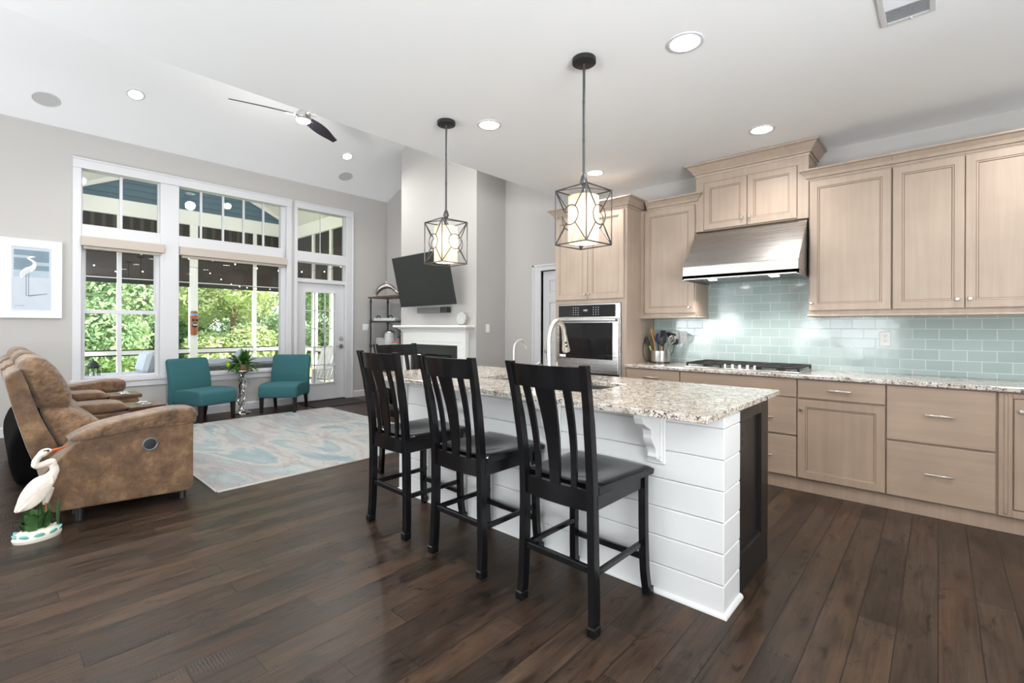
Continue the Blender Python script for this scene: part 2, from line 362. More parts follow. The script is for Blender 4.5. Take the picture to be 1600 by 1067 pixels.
CABB, CABD = rgb(178, 160, 144), rgb(164, 146, 131)
BASB, BASD = rgb(176, 153, 134), rgb(160, 138, 120)
M = dict(
    wall=simple('wall_paint_greige', rgb(183, 180, 177), 0.85, bump=0.04, bscale=180),
    ceil=simple('ceiling_paint_white', rgb(244, 245, 246), 0.9),
    trim=simple('white_trim_paint', rgb(207, 207, 210), 0.4),
    plaster=simple('white_mantel_paint', rgb(240, 239, 236), 0.4),
    floor=mat_floor(), tile=mat_tile(), granite=mat_granite(),
    cabv=mat_wood('stained_maple_upright', CABB, CABD, 2), cabh=mat_wood('stained_maple_across', BASB, BASD, 0),
    basv=mat_wood('stained_maple_base', BASB, BASD, 2),
    glaze=simple('brown_glaze_line', rgb(128, 104, 86), 0.5),
    steel=mat_steel('brushed_steel', 0), steelv=mat_steel('brushed_steel_upright', 2), nickel=simple('satin_nickel', (0.60, 0.57, 0.53), 0.34, 1.0),
    chrome=simple('polished_silver', (0.75, 0.74, 0.72), 0.12, 1.0),
    blackglass=simple('black_oven_glass', (0.012, 0.012, 0.013), 0.06, spec=0.6),
    stool=simple('black_lacquered_wood', (0.0045, 0.0045, 0.0055), 0.19, bump=0.02, bscale=30, spec=0.42),
    islandblack=mat_island_black(),
    shiplap=simple('white_shiplap_paint', rgb(218, 218, 217), 0.45),
    suede=mat_suede(), gathered=mat_suede('brown_suede_gathered', (3.5, 15, 15), 1.0), darktray=mat_wood('dark_brown_tray', rgb(96, 66, 50), rgb(70, 46, 34), 0, 0.3),
    black=simple('black_matte', (0.012, 0.012, 0.012), 0.6), blackplastic=simple('black_plastic', (0.02, 0.02, 0.021), 0.35),
    darkcloth=simple('black_lining_cloth', (0.0035, 0.0033, 0.0033), 0.95, spec=0.1),
    teal=simple('teal_woven_fabric', rgb(46, 97, 103), 0.85, bump=0.15, bscale=400, var=0.12, vscale=60),
    espresso=simple('espresso_wood', rgb(26, 20, 18), 0.35),
    rug=mat_rug(), mat_=simple('dark_door_mat', rgb(48, 45, 44), 0.95, bump=0.5, bscale=160, var=0.4, vscale=40),
    glass=mat_glass(), iron=simple('dark_iron', (0.035, 0.034, 0.033), 0.45, 0.6), ironbrush=simple('brushed_dark_iron', (0.10, 0.10, 0.10), 0.38, 0.8),
    shade=mat_shade(), bulb=emit('lit_bulb', (1.0, 0.86, 0.66), 30), can=emit('recessed_lamp_lit', (1.0, 0.97, 0.92), 14),
    fanlight=emit('fan_lamp_lit', (1.0, 0.98, 0.95), 1.2),
    speaker=simple('speaker_grille', rgb(196, 196, 194), 0.8, bump=0.3, bscale=500),
    valance=simple('beige_shade_fabric', rgb(186, 176, 166), 0.8),
    blade=simple('black_fan_blade', (0.016, 0.015, 0.022), 0.3),
    tv=simple('tv_screen', (0.030, 0.030, 0.031), 0.38, spec=0.2), 
    darkstone=simple('black_granite_surround', rgb(58, 57, 57), 0.25, var=0.35, vscale=180),
    silver=simple('silver_plastic', rgb(120, 120, 122), 0.4, 0.5),
    plate=simple('white_switch_plate', rgb(238, 238, 236), 0.4), slot=simple('socket_slot', (0.03, 0.03, 0.03), 0.5),
    porchwhite=simple('porch_white_paint', rgb(250, 247, 241), 0.6), beadboard=mat_striped('porch_beadboard', rgb(236, 232, 222), rgb(240, 238, 230), 1, 6.0, 0.6, 0.02, 0.08),
    siding=simple('blue_grey_siding', rgb(92, 118, 136), 0.7), shadecloth=mat_striped('dark_porch_shade', rgb(40, 36, 32), rgb(74, 68, 60), 1, 2.0, 0.8, 0.55, 0.95),
    shadeplain=simple('dark_screen_cloth', rgb(58, 48, 42), 0.8, var=0.15, vscale=3),
    deck=mat_wood('porch_decking', rgb(150, 138, 128), rgb(120, 110, 102), 1, 0.7),
    cushion=simple('pale_grey_cushion', rgb(182, 186, 200), 0.9), wicker=mat_striped('grey_slat_wood', rgb(70, 72, 72), rgb(98, 100, 98), 2, 9.0),
    adiron=simple('weathered_white_wood', rgb(206, 202, 204), 0.7), pillow=simple('patterned_pillow', rgb(150, 176, 190), 0.9, var=0.5, vscale=30),
    lantern=simple('lantern_metal', rgb(58, 62, 70), 0.5, 0.3),
    grass=mat_leaf('sunlit_grass', rgb(150, 178, 84), rgb(186, 204, 112), rgb(206, 214, 140), 0.5),
    bark=simple('tree_bark', rgb(120, 100, 82), 0.9, bump=0.5, bscale=14, var=0.3),
    leaf1=mat_leaf('maple_leaves', rgb(100, 134, 98), rgb(150, 176, 132), rgb(214, 224, 190)),
    leaf2=mat_leaf('deep_green_leaves', rgb(92, 128, 98), rgb(132, 164, 126), rgb(182, 202, 160)),
    leaf3=mat_leaf('yellow_green_leaves', rgb(146, 168, 114), rgb(186, 198, 146), rgb(226, 228, 194)),
    houseleaf=simple('houseplant_leaf', rgb(52, 92, 36), 0.35, var=0.5, vscale=22), lime=simple('lime_leaf', rgb(150, 196, 40), 0.4),
    basket=mat_striped('woven_basket', rgb(150, 112, 78), rgb(196, 160, 120), 2, 30), 
    feather=simple('painted_white_feather', rgb(232, 222, 208), 0.5, var=0.14, vscale=40, bump=0.4, bscale=60), beak=simple('orange_beak', rgb(196, 92, 44), 0.45),
    reed=simple('painted_green_reed', rgb(62, 96, 50), 0.45, var=0.5, vscale=26), aqua=simple('aqua_glaze', rgb(128, 196, 190), 0.35), stonebase=simple('cream_glaze', rgb(226, 220, 206), 0.4),
    leg=simple('heron_leg', rgb(150, 84, 52), 0.5), 
    frame=simple('white_washed_frame', rgb(232, 234, 238), 0.5), paintline=simple('painted_grey_line', rgb(150, 158, 168), 0.8), matboard=simple('picture_mat', rgb(240, 240, 242), 0.8),
    sea=simple('painted_sea', rgb(122, 142, 154), 0.8, var=0.22, vscale=7), sand=simple('painted_sand', rgb(190, 198, 208), 0.8, var=0.06, vscale=9), surf=simple('painted_surf', rgb(168, 184, 194), 0.8, var=0.15, vscale=8),
    paintbird=simple('painted_bird_white', rgb(236, 236, 234), 0.8), paintgrey=simple('painted_shadow_grey', rgb(120, 128, 140), 0.8),
    shelfwood=mat_wood('walnut_shelf', rgb(104, 80, 66), rgb(78, 58, 48), 0), pewter=simple('pewter', (0.4, 0.37, 0.34), 0.25, 1.0),
    clearglass=simple('pale_glass', rgb(206, 212, 212), 0.1, spec=0.7), mint=simple('mint_tin', rgb(150, 196, 178), 0.5), coral=simple('coral_tin', rgb(206, 120, 92), 0.5),
    woodspoon=mat_wood('bamboo', rgb(206, 150, 88), rgb(184, 126, 66), 2, 0.5), nylon=simple('black_nylon', (0.02, 0.021, 0.024), 0.4), greengrip=simple('lime_grip', rgb(186, 200, 70), 0.5), blueplastic=simple('navy_plastic', rgb(40, 50, 74), 0.4),
    brick=simple('firebox_black', (0.01, 0.01, 0.01), 0.7), paper=simple('sticker_white', rgb(236, 236, 236), 0.6), digit=simple('panel_print', rgb(190, 196, 200), 0.5),
    tikiwood=simple('carved_brown_wood', rgb(150, 96, 60), 0.6), tikired=simple('tiki_red', rgb(196, 74, 52), 0.6), tikiblue=simple('tiki_blue', rgb(110, 170, 210), 0.6), tikidark=simple('tiki_dark', rgb(40, 26, 24), 0.6),
    faucet=simple('brushed_faucet_nickel', (0.72, 0.69, 0.64), 0.3, 1.0),
)


# ------------------------------------------------------------------ mesh builder
class MB:
    def __init__(self):
        self.v = []; self.f = []; self.mi = []; self.sm = []; self.X = Matrix.Identity(4); self.cur = 0

    def add(self, vs, fs, smooth=False):
        n = len(self.v); X = self.X
        self.v += [tuple(X @ Vector(p)) for p in vs]
        self.f += [tuple(i + n for i in f) for f in fs]
        self.mi += [self.cur] * len(fs); self.sm += [smooth] * len(fs)
        return self

    def box(self, x0, x1, y0, y1, z0, z1, b=0.0):
        if x0 > x1: x0, x1 = x1, x0
        if y0 > y1: y0, y1 = y1, y0
        if z0 > z1: z0, z1 = z1, z0
        b = min(b, (x1 - x0) * 0.45, (y1 - y0) * 0.45, (z1 - z0) * 0.45)
        lo, hi = (x0, y0, z0), (x1, y1, z1)
        if b <= 0:
            vs = [(hi[0] if i & 1 else lo[0], hi[1] if i & 2 else lo[1], hi[2] if i & 4 else lo[2]) for i in range(8)]
            return self.add(vs, [(0, 2, 3, 1), (4, 5, 7, 6), (0, 1, 5, 4), (2, 6, 7, 3), (0, 4, 6, 2), (1, 3, 7, 5)])
        vs, idx = [], {}
        for c in range(8):
            s = [(c >> a) & 1 for a in range(3)]
            for a in range(3):
                p = [((hi[k] if s[k] else lo[k]) if k == a else (hi[k] - b if s[k] else lo[k] + b)) for k in range(3)]
                idx[c, a] = len(vs); vs.append(p)
        fs = []
        for a in range(3):
            u, w = (a + 1) % 3, (a + 2) % 3
            for s in (0, 1):
                q = [(s << a) | (i << u) | (j << w) for i, j in ((0, 0), (1, 0), (1, 1), (0, 1))]
                fs.append(tuple(idx[c, a] for c in q))
            for i in (0, 1):
                for j in (0, 1):
                    c0 = (i << u) | (j << w); c1 = c0 | (1 << a)
                    fs.append((idx[c0, u], idx[c1, u], idx[c1, w], idx[c0, w]))
        for c in range(8):
            fs.append((idx[c, 0], idx[c, 1], idx[c, 2]))
        return self.add(vs, fs)

    def cyl(self, p0, p1, r0, r1=None, n=16, cap=True):
        return self.tube([p0, p1], [r0, r0 if r1 is None else r1], n, cap=cap)

    def tube(self, path, r, n=8, closed=False, cap=True, flat=None):
        P = [Vector(p) for p in path]; k = len(P)
        rs = r if isinstance(r, (list, tuple)) else [r] * k
        T = []
        for i in range(k):
            a = P[(i - 1) % k] if (closed or i > 0) else P[i]; c = P[(i + 1) % k] if (closed or i < k - 1) else P[i]
            t = (c - a); T.append(t.normalized() if t.length > 1e-9 else Vector((0, 0, 1)))
        ref = Vector((0, 0, 1)) if abs(T[0].z) < 0.9 else Vector((1, 0, 0))
        nrm = (ref - T[0] * ref.dot(T[0])).normalized()
        vs = []
        for i in range(k):
            nrm = (nrm - T[i] * nrm.dot(T[i]))
            nrm = nrm.normalized() if nrm.length > 1e-9 else T[i].orthogonal().normalized()
            bn = T[i].cross(nrm)
            for j in range(n):
                a = 2 * PI * j / n
                vs.append(P[i] + nrm * math.cos(a) * rs[i] + bn * math.sin(a) * rs[i] * (flat or 1))
        fs = []
        for i in range(k if closed else k - 1):
            for j in range(n):
                a, b2 = i * n + j, i * n + (j + 1) % n
                c, d = ((i + 1) % k) * n + (j + 1) % n, ((i + 1) % k) * n + j
                fs.append((a, b2, c, d))
        self.add(vs, fs, True)
        if cap and not closed:
            m0 = len(self.v) - len(vs)
            for fc in (tuple(range(n))[::-1], tuple(range((k - 1) * n, k * n))):
                self.f.append(tuple(i + m0 for i in fc)); self.mi.append(self.cur); self.sm.append(False)
        return self

    def lathe(self, prof, c=(0, 0, 0), n=24, axis='z', cap=True):
        vs, k = [], len(prof)
        for r, z in prof:
            for j in range(n):
                a = 2 * PI * j / n; x, y = r * math.cos(a), r * math.sin(a)
                p = {'z': (x, y, z), 'y': (x, z, y), 'x': (z, x, y)}[axis]
                vs.append((p[0] + c[0], p[1] + c[1], p[2] + c[2]))
        fs = [(i * n + j, i * n + (j + 1) % n, (i + 1) * n + (j + 1) % n, (i + 1) * n + j) for i in range(k - 1) for j in range(n)]
        self.add(vs, fs, True)
        m0 = len(self.v) - len(vs)
        if prof[0] == prof[-1]: cap = False
        for i in (0, k - 1):
            if cap and prof[i][0] > 1e-6:
                self.f.append(tuple(m0 + i * n + j for j in range(n))); self.mi.append(self.cur); self.sm.append(False)
        return self

    def sphere(self, c, r, nu=14, nv=10):
        r = r if isinstance(r, (list, tuple)) else (r, r, r)
        vs = [(c[0], c[1], c[2] - r[2])]
        for i in range(1, nv):
            t = -PI / 2 + PI * i / nv
            for j in range(nu):
                a = 2 * PI * j / nu
                vs.append((c[0] + r[0] * math.cos(t) * math.cos(a), c[1] + r[1] * math.cos(t) * math.sin(a), c[2] + r[2] * math.sin(t)))
        vs.append((c[0], c[1], c[2] + r[2])); e = len(vs) - 1
        fs = [(0, 1 + (j + 1) % nu, 1 + j) for j in range(nu)] + [(e, e - nu + j, e - nu + (j + 1) % nu) for j in range(nu)]
        for i in range(nv - 2):
            for j in range(nu):
                a = 1 + i * nu + j; b2 = 1 + i * nu + (j + 1) % nu
                fs.append((a, b2, b2 + nu, a + nu))
        return self.add(vs, fs, True)

    def prism(self, poly, axis, a0, a1, smooth=False):
        """poly in the other two axes (cyclic order y,z | z,x -> given as (x,z) for y | x,y)."""
        def P(p, a):
            return {'x': (a, p[0], p[1]), 'y': (p[0], a, p[1]), 'z': (p[0], p[1], a)}[axis]
        n = len(poly)
        vs = [P(p, a0) for p in poly] + [P(p, a1) for p in poly]
        self.add(vs, [(i, (i + 1) % n, n + (i + 1) % n, n + i) for i in range(n)], smooth)
        m0 = len(self.v) - 2 * n
        for fc in (range(n), range(n, 2 * n)):
            self.f.append(tuple(m0 + i for i in fc)); self.mi.append(self.cur); self.sm.append(False)
        return self

    def loft(self, loops, closed=True, cap0=True, cap1=True, smooth=False, mats=None):
        n = len(loops[0]); vs = [p for l in loops for p in l]; fs = []
        base = len(self.v)
        for i in range(len(loops) - 1):
            if mats: self.cur = mats[i]
            fs = [(i * n + j, i * n + (j + 1) % n, (i + 1) * n + (j + 1) % n, (i + 1) * n + j) for j in range(n if closed else n - 1)]
            if i == 0:
                self.add(vs, fs, smooth)
            else:
                self.f += [tuple(base + k for k in f) for f in fs]; self.mi += [self.cur] * len(fs); self.sm += [smooth] * len(fs)
        self.cur = 0
        for flag, i in ((cap0, 0), (cap1, len(loops) - 1)):
            if flag:
                self.f.append(tuple(base + i * n + j for j in range(n))); self.mi.append(0); self.sm.append(smooth)
        return self

    def sweep(self, path, prof, closed_prof=True):
        """path: XY points; prof: (outward, z) pairs; outward is to the right of the path direction."""
        P = [Vector((p[0], p[1])) for p in path]; k = len(P); loops = []
        for i in range(k):
            d0 = (P[i] - P[i - 1]).normalized() if i > 0 else None
            d1 = (P[i + 1] - P[i]).normalized() if i < k - 1 else None
            n0 = Vector((d0.y, -d0.x)) if d0 else None; n1 = Vector((d1.y, -d1.x)) if d1 else None
            if n0 and n1:
                m = (n0 + n1); m = m / m.dot(n0)
            else:
                m = n0 or n1
            loops.append([(P[i].x + m.x * o, P[i].y + m.y * o, z) for o, z in prof])
        return self.loft(loops)

    def rects(self, path, w, d):
        """near-vertical member: horizontal rectangle section w (x) by d (y) at each path point."""
        k = len(path)
        ws = w if isinstance(w, (list, tuple)) else [w] * k; ds = d if isinstance(d, (list, tuple)) else [d] * k
        loops = [[(p[0] - a / 2, p[1] - c / 2, p[2]), (p[0] + a / 2, p[1] - c / 2, p[2]), (p[0] + a / 2, p[1] + c / 2, p[2]), (p[0] - a / 2, p[1] + c / 2, p[2])] for p, a, c in zip(path, ws, ds)]
        return self.loft(loops)

    def build(self, name, mat, parent=None, bevel=0.0, segs=1, sub=0, auto=38, loc=None, recalc=True):
        me = bpy.data.meshes.new(name)
        me.from_pydata(self.v, [], self.f)
        mats = mat if isinstance(mat, (list, tuple)) else [mat]
        for m in mats: me.materials.append(m)
        me.polygons.foreach_set('material_index', self.mi)
        me.polygons.foreach_set('use_smooth', self.sm)
        if recalc:
            bm = bmesh.new(); bm.from_mesh(me)
            bmesh.ops.remove_doubles(bm, verts=bm.verts, dist=1e-6)
            bmesh.ops.recalc_face_normals(bm, faces=bm.faces)
            bm.to_mesh(me); bm.free()
        o = bpy.data.objects.new(name, me)
        COL.objects.link(o)
        if loc: o.location = loc
        if parent: o.parent = parent
        if bevel:
            md = o.modifiers.new('bevel', 'BEVEL'); md.width = bevel; md.segments = segs; md.limit_method = 'ANGLE'; md.angle_limit = R(40)
        if sub:
            md = o.modifiers.new('sub', 'SUBSURF'); md.levels = sub; md.render_levels = sub
        if any(self.sm) and not sub:
            me.set_sharp_from_angle(angle=R(auto))
        return o


def tag(o, label=None, cat=None, group=None, kind=None):
    if label: o['label'] = label
    if cat: o['category'] = cat
    if group: o['group'] = group
    if kind: o['kind'] = kind
    return o


def thing(name, label, cat, loc=(0, 0, 0), rz=0.0, group=None):
    o = bpy.data.objects.new(name, None)
    o.empty_display_size = 0.1
    COL.objects.link(o)
    o.location = loc; o.rotation_euler = (0, 0, rz)
    return tag(o, label, cat, group)


def struct(o):
    o['kind'] = 'structure'
    return o


def dup(root, loc, rz=None, label=None, group=None):
    r = root.copy(); COL.objects.link(r); r.location = loc
    if rz is not None: r.rotation_euler = (0, 0, rz)
    if label: r['label'] = label
    if group: r['group'] = group
    for ch in list(root.children):
        c = ch.copy(); COL.objects.link(c); c.parent = r
        for g in list(ch.children):
            d = g.copy(); COL.objects.link(d); d.parent = c
    return r


def spline(pts, n=8):
    """Catmull-Rom through points"""
    P = [Vector(p) for p in pts]; out = []
    for i in range(len(P) - 1):
        p0 = P[max(i - 1, 0)]; p1 = P[i]; p2 = P[i + 1]; p3 = P[min(i + 2, len(P) - 1)]
        for k in range(n):
            t = k / n
            out.append(0.5 * ((2 * p1) + (p2 - p0) * t + (2 * p0 - 5 * p1 + 4 * p2 - p3) * t * t + (3 * p1 - p0 - 3 * p2 + p3) * t ** 3))
    out.append(P[-1])
    return out


# ================================================================== SETTING
XW = -7.906            # window wall plane
YF = 5.18              # far wall plane
YK = 4.884             # kitchen wall plane
ZC = 2.823             # kitchen ceiling
XE = -3.395            # edge of the kitchen ceiling
YB0, XR = -3.5, 3.0    # rear wall, right wall
ZW = 3.670             # top of window wall
XRG = (XW + XE) / 2    # ridge of the vault
SL = 0.39
ZR = ZW + SL * (XRG - XW)

struct(MB().box(XW - 0.15, XR, YB0, YF + 0.15, -0.1, 0).build('floor', M['floor']))
# kitchen ceiling with its header down the living room side
struct(MB().box(XE, XR, YB0, YF + 0.15, ZC, ZC + 0.12).build('ceiling', M['ceil']))
struct(MB().box(XE, XE + 0.12, YB0, YF + 0.15, ZC + 0.12, ZW + 0.1).build('wall_header', M['wall']))
# vaulted ceiling over the living room
mb = MB()
t = 0.12
mb.prism([(XW - 0.15, ZW - SL * 0.15), (XRG, ZR), (XE + 0.2, ZW - SL * 0.2), (XE + 0.2, ZW - SL * 0.2 + t), (XRG, ZR + t), (XW - 0.15, ZW - SL * 0.15 + t)], 'y', YB0, YF + 0.15)
struct(mb.build('ceiling_vault', M['ceil']))
# window wall
mb = MB()
a, b_ = XW - 0.15, XW
for y0, y1, z0, z1 in ((YB0, 0.76, 0, ZW), (0.76, 3.33, 0, 0.53), (0.76, 4.40, 3.30, ZW), (3.33, 3.45, 0, 3.30), (4.40, YF + 0.15, 0, ZW)):
    mb.box(a, b_, y0, y1, z0, z1)
struct(mb.build('wall_left', M['wall']))
# far wall behind fireplace and pantry door (gable shaped)
mb = MB()
mb.prism([(XW, 0), (-4.115, 0), (-4.115, 2.06), (-3.40, 2.06), (-3.40, 0), (-3.18, 0), (-3.18, ZW), (XE, ZW), (XRG, ZR), (XW, ZW)], 'y', YF, YF + 0.15)
struct(mb.build('wall_far', M['wall']))
mb = MB(); mb.box(-3.19, XR, YK, YK + 0.15, 0, ZC); mb.box(-3.19, -3.10, YK + 0.15, YF, 0, ZC)
struct(mb.build('wall_kitchen', M['wall']))
# chimney breast up to the vault
CX0, CX1, CY = -6.588, -4.80, 4.588
mb = MB(); zf = lambda x: ZW + SL * (min(x, 2 * XRG - x) - XW)
mb.prism([(CX0, 0), (-6.15, 0), (-6.15, 0.90), (-5.24, 0.90), (-5.24, 0), (CX1, 0), (CX1, zf(CX1)), (XRG, ZR), (CX0, zf(CX0))], 'y', CY, YF)
struct(mb.build('wall_chimney', M['wall']))
# walls behind the camera; unseen window openings added to let in light
mb = MB()
for x0, x1, z0, z1 in ((XW - 0.15, -6.1, 0, ZC), (-6.1, XR, 2.35, ZC), (-6.1, XR, 0, 0.3), (-3.9, -2.5, 0.3, 2.35), (-0.7, XR, 0.3, 2.35)):
    mb.box(x0, x1, YB0 - 0.15, YB0, z0, z1)
mb.prism([(XW - 0.15, ZC), (XE + 0.1, ZC), (XE + 0.1, ZW), (XRG, ZR), (XW - 0.15, ZW)], 'y', YB0 - 0.15, YB0)
struct(mb.build('wall_rear', M['wall']))
mb = MB()
for y0, y1, z0, z1 in ((YB0, -1.8, 0, ZC), (-1.8, 1.0, 0, 0.3), (-1.8, 1.0, 2.35, ZC), (1.0, YK + 0.15, 0, ZC)): mb.box(XR, XR + 0.15, y0, y1, z0, z1)
struct(mb.build('wall_right', M['wall']))
w = struct(thing('window_10', None, None)); f = MB()  # unseen window, added to light the room from the side
for y0, y1, z0, z1 in ((-1.8, -1.74, 0.3, 2.35), (0.94, 1.0, 0.3, 2.35), (-1.74, 0.94, 0.3, 0.36), (-1.74, 0.94, 2.29, 2.35), (-0.43, -0.37, 0.36, 2.29)): f.box(XR + 0.04, XR + 0.12, y0, y1, z0, z1)
f.build('window_frame', M['trim'], w); MB().box(XR + 0.08, XR + 0.085, -1.75, 0.95, 0.35, 2.3).build('pane', M['glass'], w)
for k, (x0, x1) in enumerate(((-6.1, -3.9), (-2.5, -0.7))):  # unseen windows, added to light the room from the rear
    w = thing('window_%d' % (k + 8), None, None, (0, 0, 0)); struct(w)
    f = MB(); f.box(x0, x0 + 0.06, YB0 - 0.12, YB0 - 0.04, 0.3, 2.35); f.box(x1 - 0.06, x1, YB0 - 0.12, YB0 - 0.04, 0.3, 2.35); f.box(x0, x1, YB0 - 0.12, YB0 - 0.04, 0.3, 0.36); f.box(x0, x1, YB0 - 0.12, YB0 - 0.04, 2.29, 2.35)
    for q in range(1, 4):
        xx = x0 + (x1 - x0) * q / 4; f.box(xx - 0.03, xx + 0.03, YB0 - 0.12, YB0 - 0.04, 0.36, 2.29)
    f.build('window_frame', M['trim'], w)
    MB().box(x0 + 0.05, x1 - 0.05, YB0 - 0.085, YB0 - 0.08, 0.35, 2.3).build('pane', M['glass'], w)
# baseboards
struct(MB().sweep([(XW, 3.412), (XW, YB0)][::-1], [(0, 0), (0.016, 0), (0.016, 0.10), (0.008, 0.118), (0, 0.118)]).build('baseboard_left', M['trim']))
mb = MB(); mb.sweep([(CX0, CY), (CX0, YF), (XW, YF), (XW, 4.469)][::-1], [(0, 0), (0.016, 0), (0.016, 0.10), (0.008, 0.118), (0, 0.118)])
struct(mb.build('baseboard_niche', M['trim']))
mb = MB(); mb.sweep([(CX1 - 0.1, CY), (CX1, CY), (CX1, YF), (-4.27, YF)], [(0, 0), (0.016, 0), (0.016, 0.10), (0.008, 0.118), (0, 0.118)])
struct(mb.build('baseboard_far', M['trim']))

# ------------------------------------------------ windows in the window wall
GX = XW - 0.075        # glass plane
T0, T1 = XW - 0.13, XW + 0.012


def fr(mb, y0, y1, z0, z1, w, x0=XW - 0.10, x1=XW - 0.045, ws=None):
    l, r, bt, tp = ws or (w, w, w, w)
    mb.box(x0, x1, y0, y0 + l, z0, z1, 0.002); mb.box(x0, x1, y1 - r, y1, z0, z1, 0.002)
    mb.box(x0, x1, y0 + l, y1 - r, z0, z0 + bt, 0.002); mb.box(x0, x1, y0 + l, y1 - r, z1 - tp, z1, 0.002)


def win(n):
    w = thing('window_%d' % n, None, None); return struct(w)


# outer casings and mullions as trim
mb = MB()
mb.box(T0, T1 + 0.008, 0.717, 0.800, 0.60, 3.226, 0.004)                       # side casing
mb.box(T0, T1 + 0.012, 0.717, 3.365, 3.226, 3.354, 0.004)                      # head
mb.box(T0, T1 + 0.022, 0.712, 3.372, 3.330, 3.354, 0.004)
mb.box(T0, T1, 1.600, 1.815, 0.60, 3.226, 0.003)                               # flat mullion
mb.box(T0, T1, 0.800, 1.600, 2.388, 2.538, 0.003)
mb.box(T0, T1, 1.815, 3.230, 2.388, 2.538, 0.003)
mb.box(T0, T1 + 0.008, 3.285, 3.365, 0.60, 3.226, 0.004)
mb.box(T0, XW - 0.03, 3.215, 3.285, 0.60, 3.226, 0.003)
mb.box(T0, T1 + 0.030, 0.700, 3.380, 0.555, 0.600, 0.006)                       # stool
mb.box(T0, T1 + 0.010, 0.717, 3.365, 0.478, 0.555, 0.004)                      # apron
struct(mb.build('trim_1', M['trim']))
mb = MB()
mb.box(T0, T1 + 0.008, 3.412, 3.462, 0, 3.240, 0.004); mb.box(T0, T1 + 0.008, 4.325, 4.469, 0, 3.240, 0.004)
mb.box(T0, T1 + 0.016, 4.440, 4.469, 0, 3.240, 0.004)
mb.box(T0, T1 + 0.012, 3.412, 4.469, 3.240, 3.354, 0.004); mb.box(T0, T1 + 0.022, 3.408, 4.474, 3.330, 3.354, 0.004)
mb.box(T0, T1, 3.462, 4.325, 2.365, 2.530, 0.003); mb.box(T0, XW - 0.01, 3.462, 4.325, 2.020, 2.085, 0.003)
struct(mb.build('trim_2', M['trim']))

w = win(1); mb = MB(); fr(mb, 0.800, 1.600, 2.530, 3.235, 0.016); mb.build('window_frame', M['trim'], w)
MB().box(GX - 0.012, GX + 0.012, 1.178, 1.208, 2.54, 3.225).build('muntin', M['trim'], w)
MB().box(GX - 0.003, GX + 0.003, 0.81, 1.59, 2.54, 3.225).build('pane', M['glass'], w)

w = win(2); mb = MB(); fr(mb, 0.800, 1.600, 0.60, 2.40, 0.038); mb.build('window_frame', M['trim'], w)
s = MB(); fr(s, 0.8255, 1.5745, 1.431, 2.361, 0.03, XW - 0.106, XW - 0.0755, (0.026, 0.026, 0.052, 0.03))
s.box(XW - 0.10, XW - 0.08, 1.163, 1.203, 1.48, 2.36); so = s.build('upper_sash', M['trim'], w)
MB().box(XW - 0.092, XW - 0.088, 0.84, 1.56, 1.46, 2.35).build('pane', M['glass'], so)
s = MB(); fr(s, 0.8125, 1.5875, 0.603, 1.482, 0.03, XW - 0.074, XW - 0.041, (0.028, 0.028, 0.03, 0.052))
s.box(XW - 0.07, XW - 0.05, 1.160, 1.200, 0.62, 1.44); so = s.build('lower_sash', M['trim'], w)
MB().box(XW - 0.062, XW - 0.058, 0.83, 1.57, 0.62, 1.45).build('pane', M['glass'], so)

w = win(3); mb = MB(); fr(mb, 1.815, 3.225, 2.530, 3.235, 0.014); mb.build('window_frame', M['trim'], w)
for yy in (2.10, 2.385, 2.668, 2.955):
    MB().box(GX - 0.012, GX + 0.012, yy - 0.014, yy + 0.014, 2.54, 3.225).build('muntin', M['trim'], w)
MB().box(GX - 0.003, GX + 0.003, 1.825, 3.215, 2.54, 3.225).build('pane', M['glass'], w)

w = win(4); mb = MB(); fr(mb, 1.815, 3.225, 0.60, 2.40, 0.014); mb.build('window_frame', M['trim'], w)
MB().box(GX - 0.003, GX + 0.003, 1.825, 3.215, 0.61, 2.39).build('pane', M['glass'], w)

w = win(5); mb = MB(); fr(mb, 3.462, 4.325, 2.530, 3.245, 0.014); mb.build('window_frame', M['trim'], w)
MB().box(GX - 0.005, GX + 0.005, 3.882, 3.892, 2.54, 3.235).build('muntin', M['trim'], w)
MB().box(GX - 0.003, GX + 0.003, 3.472, 4.315, 2.54, 3.235).build('pane', M['glass'], w)
w = win(6); mb = MB(); fr(mb, 3.462, 4.325, 2.075, 2.370, 0.016); mb.build('window_frame', M['trim'], w)
for yy in (3.755, 4.040):
    MB().box(GX - 0.012, GX + 0.012, yy - 0.012, yy + 0.012, 2.085, 2.36).build('muntin', M['trim'], w)
MB().box(GX - 0.003, GX + 0.003, 3.472, 4.315, 2.085, 2.36).build('pane', M['glass'], w)

# patio door
d = struct(thing('door_1', None, None))
dx0, dx1 = XW - 0.095, XW - 0.045
mb = MB()
gl = (3.615, 4.155, 0.300, 1.865)
mb.box(dx0, dx1, 3.468, gl[0], 0.012, 2.018, 0.003); mb.box(dx0, dx1, gl[1], 4.320, 0.012, 2.018, 0.003)
mb.box(dx0, dx1, gl[0], gl[1], 0.012, gl[2]); mb.box(dx0, dx1, gl[0], gl[1], gl[3], 2.018)
mb.build('door_slab', M['trim'], d)
g = MB(); fr(g, gl[0] - 0.02, gl[1] + 0.02, gl[2] - 0.02, gl[3] + 0.02, 0.025, dx0 - 0.01, dx1 + 0.01); g.build('glazing_frame', M['trim'], d)
g = MB()
for k in (1, 2):
    yy = gl[0] + (gl[1] - gl[0]) * k / 3; g.box(dx0 + 0.012, dx1 - 0.012, yy - 0.008, yy + 0.008, gl[2], gl[3])
for k in range(1, 5):
    zz = gl[2] + (gl[3] - gl[2]) * k / 5; g.box(dx0 + 0.012, dx1 - 0.012, gl[0], gl[1], zz - 0.008, zz + 0.008)
g.build('muntin', M['trim'], d)
